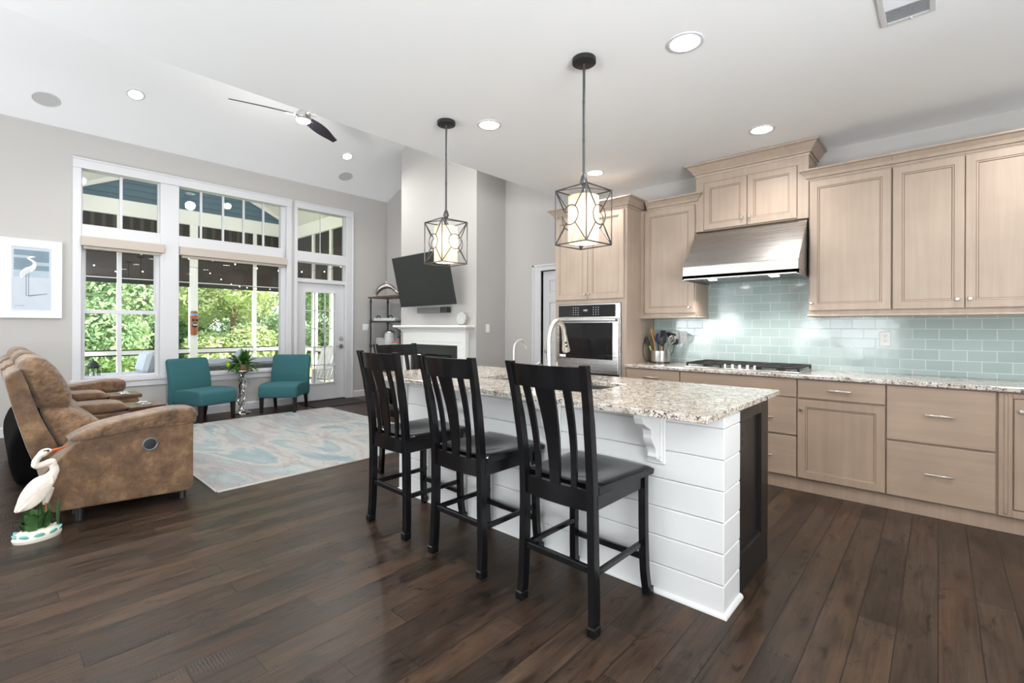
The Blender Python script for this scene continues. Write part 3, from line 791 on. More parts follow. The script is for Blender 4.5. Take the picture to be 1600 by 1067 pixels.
MB().box(XW - 0.073, XW - 0.067, gl[0], gl[1], gl[2], gl[3]).build('pane', M['glass'], d)
k = MB(); k.cyl((dx1, 4.262, 0.930), (dx1 + 0.012, 4.262, 0.930), 0.033, n=20); k.cyl((dx1, 4.262, 0.930), (dx1 + 0.05, 4.262, 0.930), 0.012); k.tube([(dx1 + 0.05, 4.262, 0.93), (dx1 + 0.055, 4.22, 0.932), (dx1 + 0.052, 4.15, 0.925)], [0.012, 0.011, 0.008], 10)
k.build('door_handle', M['nickel'], d)
k = MB(); k.cyl((dx1, 4.262, 1.066), (dx1 + 0.016, 4.262, 1.066), 0.032, n=20); k.box(dx1 + 0.014, dx1 + 0.034, 4.256, 4.268, 1.045, 1.087, 0.003)
k.build('deadbolt', M['nickel'], d)
MB().box(XW - 0.13, XW + 0.02, 3.462, 4.325, 0, 0.014, 0.003).build('threshold', M['espresso'], d)

# pantry door in the far wall
d = struct(thing('door_2', None, None))
mb = MB(); x0, x1, y0, y1 = -4.105, -3.41, YF + 0.03, YF + 0.07
mb.box(x0, x1, y0 + 0.012, y1, 0.01, 2.05)
rails = [(0.01, 0.24), (0.90, 1.04), (1.62, 1.74), (1.93, 2.05)]
cols = ((x0 + 0.11, x0 + 0.29), (x0 + 0.41, x1 - 0.11))
for xa, xb in ((x0, x0 + 0.11), (x0 + 0.29, x0 + 0.41), (x1 - 0.11, x1)): mb.box(xa, xb, y0, y0 + 0.0125, 0.011, 2.049)
for xa, xb in cols:
    for za, zb in rails: mb.box(xa, xb, y0 + 0.0004, y0 + 0.0125, za + 0.001, zb - 0.001)
    for za, zb in ((0.27, 0.87), (1.07, 1.59), (1.77, 1.90)): mb.box(xa + 0.025, xb - 0.025, y0 + 0.003, y0 + 0.014, za, zb, 0.008)
mb.build('door_slab', M['trim'], d)
k = MB(); k.cyl((-4.045, y0, 0.945), (-4.045, y0 - 0.008, 0.945), 0.032, n=20); k.cyl((-4.045, y0, 0.945), (-4.045, y0 - 0.05, 0.945), 0.010); k.tube([(-4.045, y0 - 0.05, 0.945), (-3.99, y0 - 0.055, 0.948), (-3.93, y0 - 0.05, 0.94)], [0.012, 0.010, 0.007], 10)
k.build('door_handle', M['nickel'], d)
mb = MB()
for xa, xb, za, zb in ((-4.262, -4.115, 0, 2.06), (-4.262, -3.20, 2.06, 2.145)):
    mb.box(xa, xb, YF - 0.018, YF + 0.10, za, zb, 0.004)
mb.box(-4.262, -4.232, YF - 0.026, YF, 0, 2.145, 0.003); mb.box(-4.262, -3.20, YF - 0.026, YF, 2.118, 2.145, 0.003)
struct(mb.build('trim_3', M['trim']))

# window shade cassettes
for (y0, y1), lab in zip(((0.79, 1.642), (1.822, 3.285)), ('short beige roller shade cassette above the double-hung window', 'long beige roller shade cassette above the wide picture window')):
    s = thing('roller_shade', lab, 'window shade', (XW, (y0 + y1) / 2, 2.27)); hy = (y1 - y0) / 2
    MB().box(-0.02, 0.055, -hy, hy, 0, 0.115, 0.004).build('valance', M['valance'], s)
    MB().box(-0.035, 0.02, -hy + 0.03, hy - 0.03, -0.035, 0.0, 0.002).build('shade_roll', M['valance'], s)

# ================================================================== PORCH AND GARDEN
PX = -11.3
struct(MB().box(PX - 0.15, XW - 0.15, 0.2, 5.6, -0.16, -0.04).build('floor_porch', M['deck']))
mb = MB()
AY, AZ, EZ = 2.818, 4.65, 3.60
for s in (-1, 1):
    y0, y1 = AY, AY + s * 2.35
    q = [(y0, AZ), (y1, AZ - 0.5 * 2.35), (y1, AZ - 0.5 * 2.35 + 0.12), (y0, AZ + 0.12)]
    mb.prism(q, 'x', PX - 0.45, XW - 0.15)
struct(mb.build('ceiling_porch', M['beadboard']))
# lapped siding in the gable
mb = MB(); z = 3.60
while z < 4.62:
    hy = (AZ - z) / 0.5; hy2 = max(0.02, (AZ - z - 0.12) / 0.5)
    mb.add([(PX + 0.0, AY - hy, z), (PX + 0.0, AY + hy, z), (PX - 0.018, AY + hy2, z + 0.12), (PX - 0.018, AY - hy2, z + 0.12),
            (PX - 0.05, AY - hy, z), (PX - 0.05, AY + hy, z), (PX - 0.05, AY + hy2, z + 0.12), (PX - 0.05, AY - hy2, z + 0.12)],
           [(0, 1, 2, 3), (4, 7, 6, 5), (0, 4, 5, 1), (3, 2, 6, 7), (0, 3, 7, 4), (1, 5, 6, 2)])
    z += 0.12
struct(mb.build('wall_gable', M['siding']))
mb = MB()
mb.box(PX - 0.08, PX + 0.08, 0.55, 5.10, 3.323, 3.607, 0.004)
for s in (-1, 1):
    ya = AY + s * 2.10
    mb.box(PX, XW - 0.15, ya - 0.07, ya + 0.07, 3.323, 3.60, 0.004)
    mb.prism([(AY + s * 0.0, AZ - 0.12), (AY, AZ), (AY + s * 2.15, AZ - 1.075), (AY + s * 2.15, AZ - 1.14), ], 'x', PX, PX + 0.035)
struct(mb.build('trim_porch_beam', M['porchwhite']))
for k, (ya, yb) in enumerate(((0.65, 0.79), (2.774, 2.909), (4.86, 5.00))):
    struct(MB().box(PX - 0.07, PX + 0.07, ya, yb, -0.04, 3.33, 0.004).build('column_%d' % (k + 1), M['porchwhite']))
for k, (ya, yb) in enumerate(((1.63, 1.70), (3.967, 4.039))):
    struct(MB().box(PX - 0.04, PX + 0.04, ya, yb, -0.04, 3.33, 0.003).build('column_%d' % (k + 4), M['porchwhite']))
for k, xx in enumerate((-10.35, -9.55, -8.75)):
    struct(MB().box(xx - 0.045, xx + 0.045, 4.87, 4.97, -0.04, 3.33, 0.003).build('column_%d' % (k + 6), M['porchwhite']))
mb = MB(); mb.box(PX - 0.03, PX + 0.03, 0.7, 5.0, 0.735, 0.815, 0.003); mb.box(PX, XW - 0.15, 4.89, 4.95, 0.735, 0.815, 0.003)
r_ = mb.build('porch_rail', M['porchwhite']); tag(r_, 'white porch rail running behind the garden furniture, dark line along it', 'railing')
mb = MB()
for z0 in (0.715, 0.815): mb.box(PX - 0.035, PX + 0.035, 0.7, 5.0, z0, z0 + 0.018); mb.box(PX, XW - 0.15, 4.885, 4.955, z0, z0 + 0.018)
mb.build('shadow_strip', M['black'], r_)  # black strips stand in for the shadow lines along the rail
# dark drop screens between the porch columns
spans = [((PX, 0.79), (PX, 1.63)), ((PX, 1.70), (PX, 2.774)), ((PX, 2.909), (PX, 3.967)), ((PX, 4.039), (PX, 4.86)), ((PX, 4.92), (-10.395, 4.92)), ((-10.305, 4.92), (-9.595, 4.92)), ((-9.505, 4.92), (-8.795, 4.92)), ((-8.705, 4.92), (-8.06, 4.92))]
slab = ['beside the outer end column', 'against the inner side of the tiki mask column', 'on the garden side of the tiki mask column', 'next to the porch corner',
        'on the porch side wall beside the corner', 'second from the corner on the porch side wall', 'third from the corner on the porch side wall', 'last on the porch side wall by the patio door']
for (p, q), l in zip(spans, slab):
    t_ = thing('drop_screen', 'dark rolled-down porch sun screen ' + l, 'sun screen', ((p[0] + q[0]) / 2, (p[1] + q[1]) / 2, 2.07), 0, 'porch sun screens')
    hx, hy = abs(q[0] - p[0]) / 2, abs(q[1] - p[1]) / 2
    MB().box(-max(hx, 0.006), max(hx, 0.006), -max(hy, 0.006), max(hy, 0.006), 0.10, 0.86).build('screen_cloth', M['shadeplain'], t_)
    MB().box(-max(hx, 0.010), max(hx, 0.010), -max(hy, 0.010), max(hy, 0.010), 0.86, 1.255).build('ribbed_cloth', M['shadecloth'], t_)
    MB().box(-max(hx, 0.014), max(hx, 0.014), -max(hy, 0.014), max(hy, 0.014), 0.085, 0.10).build('hem_bar', M['porchwhite'], t_)
    MB().box(-max(hx, 0.008), max(hx, 0.008), -max(hy, 0.008), max(hy, 0.008), 0.0, 0.085).build('weighted_flap', M['black'], t_)
# string lights
for pts, lab in (([(PX + 0.12, 0.9, 2.62), (PX + 0.12, 1.6, 2.30), (PX + 0.12, 2.84, 2.46), (PX + 0.12, 3.5, 2.20), (PX + 0.12, 4.0, 2.14), (PX + 0.12, 4.85, 2.16)], 'string of small clear bulbs sagging low across the dark screens'),
                 ([(-8.5, 0.79, 3.33), (-8.5, 0.95, 2.60), (-8.5, 1.5, 2.34), (-8.5, 2.4, 2.34), (-8.5, 3.4, 2.27), (-8.5, 4.55, 2.45), (-8.5, 4.84, 3.33)], 'string of small clear bulbs strung close behind the window heads')):
    s = thing('string_lights', lab, 'string lights', pts[0]); o0 = Vector(pts[0])
    P = [p - o0 for p in spline(pts, 6)]
    MB().tube(P, 0.004, 5).build('cord', M['black'], s)
    for p in P[::2]:
        b2 = MB(); b2.sphere((p.x, p.y, p.z - 0.03), 0.013, 8, 6); b2.build('bulb', emit_b := M.setdefault('fairy', emit('fairy_bulb', (1, 0.96, 0.86), 1.6)), s)

struct(MB().box(-70, PX - 0.15, -45, 45, -0.5, -0.35).build('ground', M['grass']))


def leaf_mesh(name, mat, parent, blobs, n, size, seed):
    rng = np.random.default_rng(seed)
    B = np.array(blobs)  # x,y,z,r
    wgt = B[:, 3] ** 2; pick = rng.choice(len(B), n, p=wgt / wgt.sum())
    d = rng.normal(size=(n, 3)); d /= np.linalg.norm(d, axis=1)[:, None]
    rad = B[pick, 3] * (0.72 + 0.33 * rng.random(n))
    c = B[pick, :3] + d * rad[:, None] * np.array([1, 1, 0.9])
    nr = d * 0.6 + rng.normal(size=(n, 3)) * 0.55 + np.array([0, 0, 0.35]); nr /= np.linalg.norm(nr, axis=1)[:, None]
    a = np.cross(nr, rng.normal(size=(n, 3))); a /= np.linalg.norm(a, axis=1)[:, None]; b2 = np.cross(nr, a)
    s = size * (0.6 + 0.8 * rng.random(n))[:, None]
    V = np.stack([c - a * s, c + b2 * s * 0.5, c + a * s, c - b2 * s * 0.5], 1).reshape(-1, 3)
    F = np.arange(4 * n).reshape(-1, 4)
    me = bpy.data.meshes.new(name); me.vertices.add(4 * n); me.vertices.foreach_set('co', V.ravel().astype(np.float32)); me.loops.add(4 * n); me.loops.foreach_set('vertex_index', F.ravel().astype(np.int32)); me.polygons.add(n); me.polygons.foreach_set('loop_start', np.arange(0, 4 * n, 4, dtype=np.int32)); me.update(calc_edges=True); me.validate(); me.materials.append(mat)
    o = bpy.data.objects.new(name, me); COL.objects.link(o); o.parent = parent
    return o


def tree(x, y, h, r, mat, seed, label, n=22000, size=0.075):
    t_ = thing('garden_tree', label, 'tree', (x, y, -0.36), 0, 'trees beyond the porch')
    rnd = random.Random(seed); blobs = []
    for k in range(22):
        zz = h * (0.06 + 0.90 * rnd.random()) if k > 6 else 0.35 + 0.12 * k; wr = r * (1.0 - 0.50 * abs(zz / h - 0.35))
        a = rnd.random() * 2 * PI; q = wr * (0.25 + 0.6 * rnd.random())
        blobs.append((q * math.cos(a), q * math.sin(a), zz, wr * (0.38 + 0.25 * rnd.random())))
    leaf_mesh('foliage', mat, t_, blobs, n, size, seed)
    m = MB(); m.tube(spline([(0, 0, 0), (0.06, 0.03, h * 0.3), (-0.04, 0.05, h * 0.6), (0, 0, h * 0.85)], 4), [0.14 - 0.010 * i for i in range(13)], 8)
    for k in range(5):
        a = k * 1.3; z0 = h * (0.25 + 0.1 * k); m.tube([(0, 0, z0), (r * 0.5 * math.cos(a), r * 0.5 * math.sin(a), z0 + h * 0.14)], [0.05, 0.015], 6)
    m.build('trunk', M['bark'], t_)


L1, L2, L3 = 'tall light-green broadleaf tree at the garden edge', 'dense deep-green tree set among paler ones', 'airy yellow-green young tree catching the sun'
k = 0
for row, (x, y0, n_, dy, r) in enumerate(((-19.0, -7.0, 7, 4.3, 2.0), (-23.4, -4.8, 7, 4.4, 2.1), (-28.0, -4.0, 6, 5.6, 2.6))):
    for q in range(n_):
        kind = ((1, 0, 0, 2, 0, 2, 1), (1, 1, 1, 0, 0, 1, 1), (1, 1, 0, 1, 0, 1))[row][q]
        tree(x + 0.5 * math.sin(3 * k + 1), y0 + dy * q + 0.25 * math.sin(5 * k), (5.6, 7.6, 9.5)[row] + 0.8 * math.sin(7 * k), r * (0.88 if kind == 2 else 1), M[('leaf1', 'leaf2', 'leaf3')[kind]], 100 + k, (L1, L2, L3)[kind], n=(24000, 17000, 10000)[row], size=(0.075, 0.09, 0.11)[row])
        k += 1

# garden furniture on the porch
def slab(mb, c, s, b=0.01, X=None):
    mb.box(c[0] - s[0] / 2, c[0] + s[0] / 2, c[1] - s[1] / 2, c[1] + s[1] / 2, c[2] - s[2] / 2, c[2] + s[2] / 2, b)


s = thing('outdoor_armchair', 'grey slatted outdoor armchair with pale cushions seen behind the double-hung window', 'outdoor chair', (-9.9, 1.61, -0.04))
m = MB()
for dx in (-0.38, 0.38):
    slab(m, (dx, 0.0, 0.27), (0.07, 0.62, 0.44)); 
m.build('arm', M['wicker'], s)
m = MB(); slab(m, (0, 0.34, 0.33), (0.80, 0.05, 0.56)); slab(m, (0, 0.0, 0.2), (0.72, 0.62, 0.08)); m.build('frame', M['wicker'], s)
m = MB(); m.box(-0.36, 0.36, -0.55, 0.28, 0.40, 0.54, 0.05); m.build('seat_cushion', M['cushion'], s, sub=0)
m = MB(); m.X = Matrix.Translation((0, 0.22, 0.70)) @ Matrix.Rotation(R(-14), 4, 'X'); m.box(-0.36, 0.36, -0.09, 0.09, -0.19, 0.19, 0.06); m.build('back_cushion', M['cushion'], s)

s = thing('outdoor_sofa', 'long grey slatted outdoor sofa with its back to the picture window', 'outdoor sofa', (-9.6, 3.03, -0.04))
m = MB()
for k in range(4): slab(m, (0.30, 0, 0.22 + 0.12 * k), (0.035, 1.70, 0.09), 0.004)
for yy in (-0.86, 0.86): slab(m, (0.02, yy, 0.30), (0.66, 0.06, 0.60), 0.006)
slab(m, (0, 0, 0.22), (0.62, 1.68, 0.06), 0.004); m.build('frame', M['wicker'], s)
for yy in (-0.42, 0.42):
    m = MB(); m.box(-0.36, 0.24, yy - 0.41, yy + 0.41, 0.26, 0.40, 0.05); m.build('seat_cushion', M['cushion'], s)
    m = MB(); m.X = Matrix.Translation((0.19, yy, 0.58)) @ Matrix.Rotation(R(12), 4, 'Y'); m.box(-0.08, 0.08, -0.41, 0.41, -0.19, 0.17, 0.06); m.build('back_cushion', M['cushion'], s)
m = MB(); m.X = Matrix.Translation((0.06, 0.12, 0.66)) @ Matrix.Rotation(R(40), 4, 'X'); m.box(-0.06, 0.06, -0.19, 0.19, -0.19, 0.19, 0.055); tag(m.build('throw_pillow', M['cushion'], None, loc=(-9.6, 3.03, -0.04)), 'pale throw pillow propped on the outdoor sofa', 'pillow')

s = thing('lantern_table', 'small dark side table under the domed lantern', 'side table', (-9.0, 1.04, -0.04))
m = MB(); m.lathe([(0.0, 0.53), (0.22, 0.53), (0.22, 0.555), (0.0, 0.555)], n=24); m.build('tabletop', M['lantern'], s)
m = MB(); m.cyl((0, 0, 0), (0, 0, 0.53), 0.03); m.lathe([(0.0, 0), (0.16, 0), (0.15, 0.02), (0.0, 0.03)], n=24); m.build('pedestal', M['lantern'], s)
s = thing('domed_lantern', 'dark metal lantern with a domed pagoda top seen behind the window', 'lantern', (-9.0, 1.04, 0.516))
m = MB(); m.lathe([(0.0, 0.29), (0.008, 0.285), (0.012, 0.27), (0.006, 0.262), (0.03, 0.25), (0.055, 0.225), (0.062, 0.20), (0.095, 0.19), (0.10, 0.175), (0.07, 0.17), (0.07, 0.15), (0.0, 0.15)][::-1], n=20); m.build('roof', M['lantern'], s)
m = MB()
for k in range(8): a = k * PI / 4; m.tube([(0.075 * math.cos(a), 0.075 * math.sin(a), 0.01), (0.075 * math.cos(a), 0.075 * math.sin(a), 0.16)], 0.005, 6)
m.lathe([(0.0, 0.0), (0.09, 0.0), (0.09, 0.015), (0.0, 0.015)], n=20); m.build('cage', M['lantern'], s)
m = MB(); m.cyl((0, 0, 0.015), (0, 0, 0.10), 0.025); m.build('candle', M['paper'], s)

def adirondack(loc, rz, lab):
    s = thing('adirondack_chair', lab, 'outdoor chair', loc, rz, 'adirondack chairs')
    for k in range(6):
        m = MB(); x = -0.225 + 0.09 * k
        m.X = Matrix.Translation((x, -0.20, 0.26)) @ Matrix.Rotation(R(24), 4, 'X'); hgt = 0.66 + 0.08 * math.sin(PI * (k + 0.5) / 6)
        m.box(-0.037, 0.037, -0.01, 0.01, 0, hgt, 0.004); m.build('back_slat', M['adiron'], s)
    m = MB(); 
    for k in range(6): m.box(-0.26, 0.26, -0.18 + 0.088 * k, -0.10 + 0.088 * k, 0.26 + 0.018 * k, 0.28 + 0.018 * k, 0.003)
    m.build('seat', M['adiron'], s)
    for sx in (-1, 1):
        m = MB(); m.box(sx * 0.36 - 0.06, sx * 0.36 + 0.06, -0.38, 0.36, 0.50, 0.522, 0.005); m.build('armrest', M['adiron'], s)
        m = MB(); m.box(sx * 0.30 - 0.012, sx * 0.30 + 0.012, 0.26, 0.36, 0.0, 0.50); m.build('leg', M['adiron'], s)
        m = MB(); m.prism([(0.36, 0.36), (0.36, 0.26), (-0.50, 0.0), (-0.58, 0.0)], 'x', sx * 0.28 - 0.012, sx * 0.28 + 0.012); m.build('side_rail', M['adiron'], s)
    return s
adirondack((-9.15, 4.36, -0.04), R(200), 'weathered white adirondack chair outside the patio door glass')
a2 = adirondack((-10.55, 4.30, -0.04), R(110), 'second adirondack chair farther back on the porch, round pillow on it')
m = MB(); m.X = Matrix.Translation((-10.53, 4.30, 0.48)); m.sphere((0, 0, 0), (0.09, 0.19, 0.19)); tag(m.build('round_pillow', M['pillow']), 'round blue patterned pillow on the farther adirondack chair', 'pillow')

# tiki mask on the porch column
s = thing('tiki_mask', 'carved painted wooden mask hung on the white porch column', 'wall ornament', (PX + 0.07, 2.842, 1.09))
m = MB(); m.lathe([(0.0, 0), (0.055, 0.01), (0.068, 0.12), (0.070, 0.34), (0.066, 0.46), (0.055, 0.49), (0, 0.495)], n=20); o = m.build('carved_face', M['tikiwood'], s); 
m = MB(); m.lathe([(0.069, 0.40), (0.074, 0.42), (0.069, 0.44)], n=20); m.build('blue_band', M['tikiblue'], s, recalc=True)
m = MB(); m.lathe([(0.070, 0.35), (0.078, 0.37), (0.070, 0.39)], n=20); m.build('red_band', M['tikired'], s)
m = MB()
for sy in (-1, 1): m.sphere((0.055, sy * 0.032, 0.31), (0.028, 0.028, 0.024))
m.build('eye', M['tikidark'], s)
m = MB(); m.sphere((0.052, 0, 0.20), (0.032, 0.052, 0.045)); m.build('mouth', M['tikidark'], s)
m = MB()
for k in range(5): m.box(0.072, 0.088, -0.036 + 0.015 * k, -0.024 + 0.015 * k, 0.20, 0.225, 0.002)
m.build('teeth', M['paper'], s)
m = MB()
for zz in (0.13, 0.09, 0.05): m.lathe([(0.060, zz - 0.01), (0.072, zz), (0.060, zz + 0.01)], n=20)
m.build('carved_ring', M['tikired'], s)
# ================================================================== KITCHEN
def WB(t):
    m = MB(); m.X = Matrix.Translation(-Vector(t.location)); return m


YB, YU = 4.253, 4.538          # door faces of base and wall cabinets


def panel_door(t, x0, x1, z0, z1, yf, mat, th=0.02, stile=0.052, name='door'):
    m = WB(t)

    def rect(i, y): return [(x0 + i, yf + y, z0 + i), (x1 - i, yf + y, z0 + i), (x1 - i, yf + y, z1 - i), (x0 + i, yf + y, z1 - i)]
    s = stile
    loops = [rect(0, th), rect(0, 0.003), rect(0.003, 0), rect(s, 0), rect(s + 0.003, 0.004), rect(s + 0.011, 0.005), rect(s + 0.015, 0.010)]
    m.loft(loops, mats=[0, 0, 0, 1, 0, 1])
    return m.build(name, [mat, M['glaze']], t)


def slab_front(t, x0, x1, z0, z1, yf, mat, th=0.02, name='drawer'):
    m = WB(t); m.box(x0, x1, yf, yf + th, z0, z1, 0.0025)
    return m.build(name, mat, t)


def child_world(t, parent):
    """builder in world coordinates for a sub-part whose parent sits at the thing's origin"""
    return WB(t)


def knob(t, par, x, z, yf):
    m = WB(t); m.lathe([(0.0, 0), (0.007, 0), (0.006, -0.010), (0.012, -0.016), (0.014, -0.022), (0.010, -0.028), (0.0, -0.029)], (x, yf, z), 14, 'y')
    return m.build('knob', M['nickel'], par)


def pull(t, par, xa, xb, z, yf):
    m = WB(t); m.box(xa, xb, yf - 0.032, yf - 0.022, z - 0.006, z + 0.006, 0.003)
    for x in (xa + 0.015, xb - 0.015): m.cyl((x, yf, z), (x, yf - 0.026, z), 0.004, n=8)
    return m.build('pull', M['nickel'], par)


CROWN = lambda h, o: [(0, 0), (0.006, 0), (0.010, h * 0.16), (0.018, h * 0.18), (0.020, h * 0.28), (o * 0.45, h * 0.48), (o * 0.80, h * 0.78), (o * 0.86, h * 0.84), (o, h * 0.86), (o, h), (0, h)]


def crown(t, path, z0, h, o, name='crown_molding'):
    m = WB(t); m.sweep(path, [(a, z0 + b2) for a, b2 in CROWN(h, o)])
    for f, zz in ((0.0185, 0.19), (o * 0.80, 0.80)):        # glaze settled in the grooves
        m.cur = 1; m.sweep(path, [(f - 0.004, z0 + h * zz - 0.0016), (f + 0.0022, z0 + h * zz - 0.0016), (f + 0.0022, z0 + h * zz + 0.0016), (f - 0.004, z0 + h * zz + 0.0016)])
    return m.build(name, [M['cabv'], M['glaze']], t)


def base_cab(lab, x0, x1, x1box=None):
    t = thing('base_cabinet', lab, 'cabinet', ((x0 + x1) / 2, YB + 0.3, 0), 0, 'base cabinets along the tiled wall')
    m = WB(t); m.box(x0, x1, YB + 0.022, YK - 0.003, 0.10, 0.883); m.box(x0, x1, YB + 0.032, YK - 0.003, 0, 0.10)
    m.build('carcass', M['basv'], t)
    return t


t = base_cab('narrow taupe base cabinet beside the oven tower, single top drawer showing', -2.305, -1.764)
d = slab_front(t, -2.300, -1.768, 0.735, 0.876, YB, M['cabh']); pull(t, d, -2.115, -1.960, 0.803, YB)
d = panel_door(t, -2.300, -1.768, 0.112, 0.722, YB, M['basv']); knob(t, d, -1.80, 0.64, YB)
t = base_cab('wide taupe base cabinet below the gas cooktop with two deep drawers', -1.764, -0.826)
slab_front(t, -1.760, -0.830, 0.735, 0.876, YB, M['cabh'], name='false_front')
for z0, z1, zp in ((0.436, 0.726, 0.562), (0.112, 0.424, 0.258)):
    d = slab_front(t, -1.760, -0.830, z0, z1, YB, M['cabh']); pull(t, d, -1.60, -0.99, zp, YB)
t = base_cab('taupe base cabinet with one small drawer above a panelled door', -0.826, -0.277)
d = slab_front(t, -0.822, -0.281, 0.735, 0.876, YB, M['cabh']); pull(t, d, -0.622, -0.477, 0.806, YB)
d = panel_door(t, -0.822, -0.281, 0.110, 0.718, YB, M['basv']); knob(t, d, -0.797, 0.643, YB)
t = base_cab('taupe base cabinet with two equally deep plain drawers', -0.277, 0.272)
for z0, z1, zp in ((0.500, 0.876, 0.694), (0.110, 0.487, 0.297)):
    d = slab_front(t, -0.273, 0.266, z0, z1, YB, M['cabh']); pull(t, d, -0.072, 0.077, zp, YB)
t = base_cab('taupe base cabinet with an inset door in a wide face frame at the frame edge', 0.272, 1.10)
m = WB(t)
for xa, xb, za, zb in ((0.278, 0.340, 0.105, 0.876), (0.90, 1.10, 0.105, 0.876), (0.34, 0.90, 0.105, 0.150), (0.34, 0.90, 0.845, 0.876)): m.box(xa, xb, YB + 0.004, YB + 0.022, za, zb, 0.002)
m.build('face_frame', M['basv'], t)
m = WB(t); m.box(0.30, 0.322, YB - 0.004, YB + 0.01, 0.12, 0.87, 0.006); m.build('pilaster_bead', M['basv'], t)
d = panel_door(t, 0.346, 0.894, 0.156, 0.840, YB + 0.004, M['basv'], th=0.018); knob(t, d, 0.376, 0.768, YB + 0.004)
# shadow-dark reveal inside the inset door opening comes from the gap itself

# worktop along the wall
o = MB(); o.box(-2.312, 1.6, 4.228, YK - 0.010, 0.884, 0.914, 0.004)
tag(o.build('kitchen_worktop', M['granite']), 'long speckled granite worktop running along the tiled wall', 'countertop')
# tile
struct(MB().add([(-2.305, YK - 0.008, 0.914), (XR, YK - 0.008, 0.914), (XR, YK - 0.008, 2.2), (-2.305, YK - 0.008, 2.2), (-2.305, YK, 0.914), (XR, YK, 0.914), (XR, YK, 2.2), (-2.305, YK, 2.2)],
                [(0, 1, 2, 3), (4, 7, 6, 5), (3, 2, 6, 7), (0, 4, 5, 1), (0, 3, 7, 4), (1, 5, 6, 2)]).build('wall_backsplash', M['tile']))

# oven tower
TX0, TX1, TY = -3.190, -2.310, 4.273
t = thing('oven_tower_cabinet', 'tall taupe cabinet tower holding the wall oven, crowned top', 'cabinet', ((TX0 + TX1) / 2, TY + 0.3, 0))
m = WB(t)
YT_ = YK - 0.004
m.box(TX0, TX1, TY, YT_, 0, 0.775); m.box(TX0, TX1, TY, YT_, 1.53, 2.49); m.box(TX0, TX0 + 0.048, TY, YT_, 0.775, 1.53); m.box(TX1 - 0.060, TX1, TY, YT_, 0.775, 1.53); m.box(TX0 + 0.048, TX1 - 0.060, YT_ - 0.02, YT_, 0.775, 1.53)
m.build('carcass', M['cabv'], t)
for (xa, xb, xk) in ((-3.182, -2.763, -2.787), (-2.757, -2.338, -2.735)):
    d = panel_door(t, xa, xb, 1.572, 2.462, TY - 0.02, M['cabv']); knob(t, d, xk, 1.628, TY - 0.02)
d = slab_front(t, -3.182, -2.338, 0.42, 0.765, TY - 0.02, M['cabh']); pull(t, d, -2.84, -2.68, 0.6, TY - 0.02)
d = slab_front(t, -3.182, -2.338, 0.11, 0.41, TY - 0.02, M['cabh']); pull(t, d, -2.84, -2.68, 0.26, TY - 0.02)
crown(t, [(TX0, YK - 0.004), (TX0, TY), (TX1, TY), (TX1, YK - 0.004)], 2.478, 0.10, 0.075)
# wall oven
t = thing('built_in_oven', 'stainless steel wall oven with a dark glass door', 'oven', (-2.756, TY, 0.78))
OY = TY - 0.022
m = WB(t); m.box(-3.140, -2.372, OY, TY + 0.50, 0.782, 1.527, 0.003); m.build('housing', M['steel'], t)
m = WB(t); m.box(-3.128, -2.425, OY - 0.006, OY, 1.388, 1.512, 0.002); cp = m.build('control_panel', M['blackglass'], t)
m = WB(t); m.box(-2.81, -2.735, OY - 0.008, OY - 0.006, 1.437, 1.475)
m.build('display', simple('oven_display', (0.03, 0.035, 0.04), 0.1), cp)
m = WB(t)
for xs in (-2.93, -2.90, -2.87, -2.68, -2.65, -2.62):
    for zs in (1.412, 1.436, 1.460, 1.484): m.box(xs - 0.005, xs + 0.005, OY - 0.008, OY - 0.006, zs - 0.003, zs + 0.003)
for k, xs in enumerate((-2.795, -2.783, -2.771, -2.760)): m.box(xs - 0.004, xs + 0.004, OY - 0.0095, OY - 0.008, 1.448, 1.464)
m.build('button_marks', M['digit'], cp)
m = WB(t); m.box(-3.136, -2.376, OY - 0.030, OY - 0.002, 0.80, 1.372, 0.004); dr = m.build('oven_door', M['steel'], t)
m = WB(t); m.box(-3.098, -2.440, OY - 0.033, OY - 0.029, 0.948, 1.325, 0.001); m.build('glass', M['blackglass'], dr)
m = WB(t); m.box(-3.125, -2.388, OY - 0.085, OY - 0.055, 1.338, 1.368, 0.008)
for xs in (-3.08, -2.43): m.box(xs - 0.012, xs + 0.012, OY - 0.06, OY - 0.028, 1.343, 1.363, 0.003)
m.build('handle', M['steel'], dr)
m = WB(t); m.box(-3.09, -3.01, OY - 0.0345, OY - 0.033, 0.958, 0.985); m.build('sticker', M['paper'], dr)
m = WB(t); m.box(-3.136, -2.376, OY - 0.012, OY, 0.784, 0.797); m.build('vent_slot', M['black'], t)

# wall cabinets
def wall_cab(name, lab, x0, x1, z0, z1, yf=YU, grp='wall cabinets above the tile'):
    t = thing(name, lab, 'cabinet', ((x0 + x1) / 2, yf + 0.17, z0), 0, grp)
    m = WB(t); m.box(x0, x1, yf + 0.02, YK - 0.010, z0, z1, 0.001); m.build('carcass', M['cabv'], t)
    return t


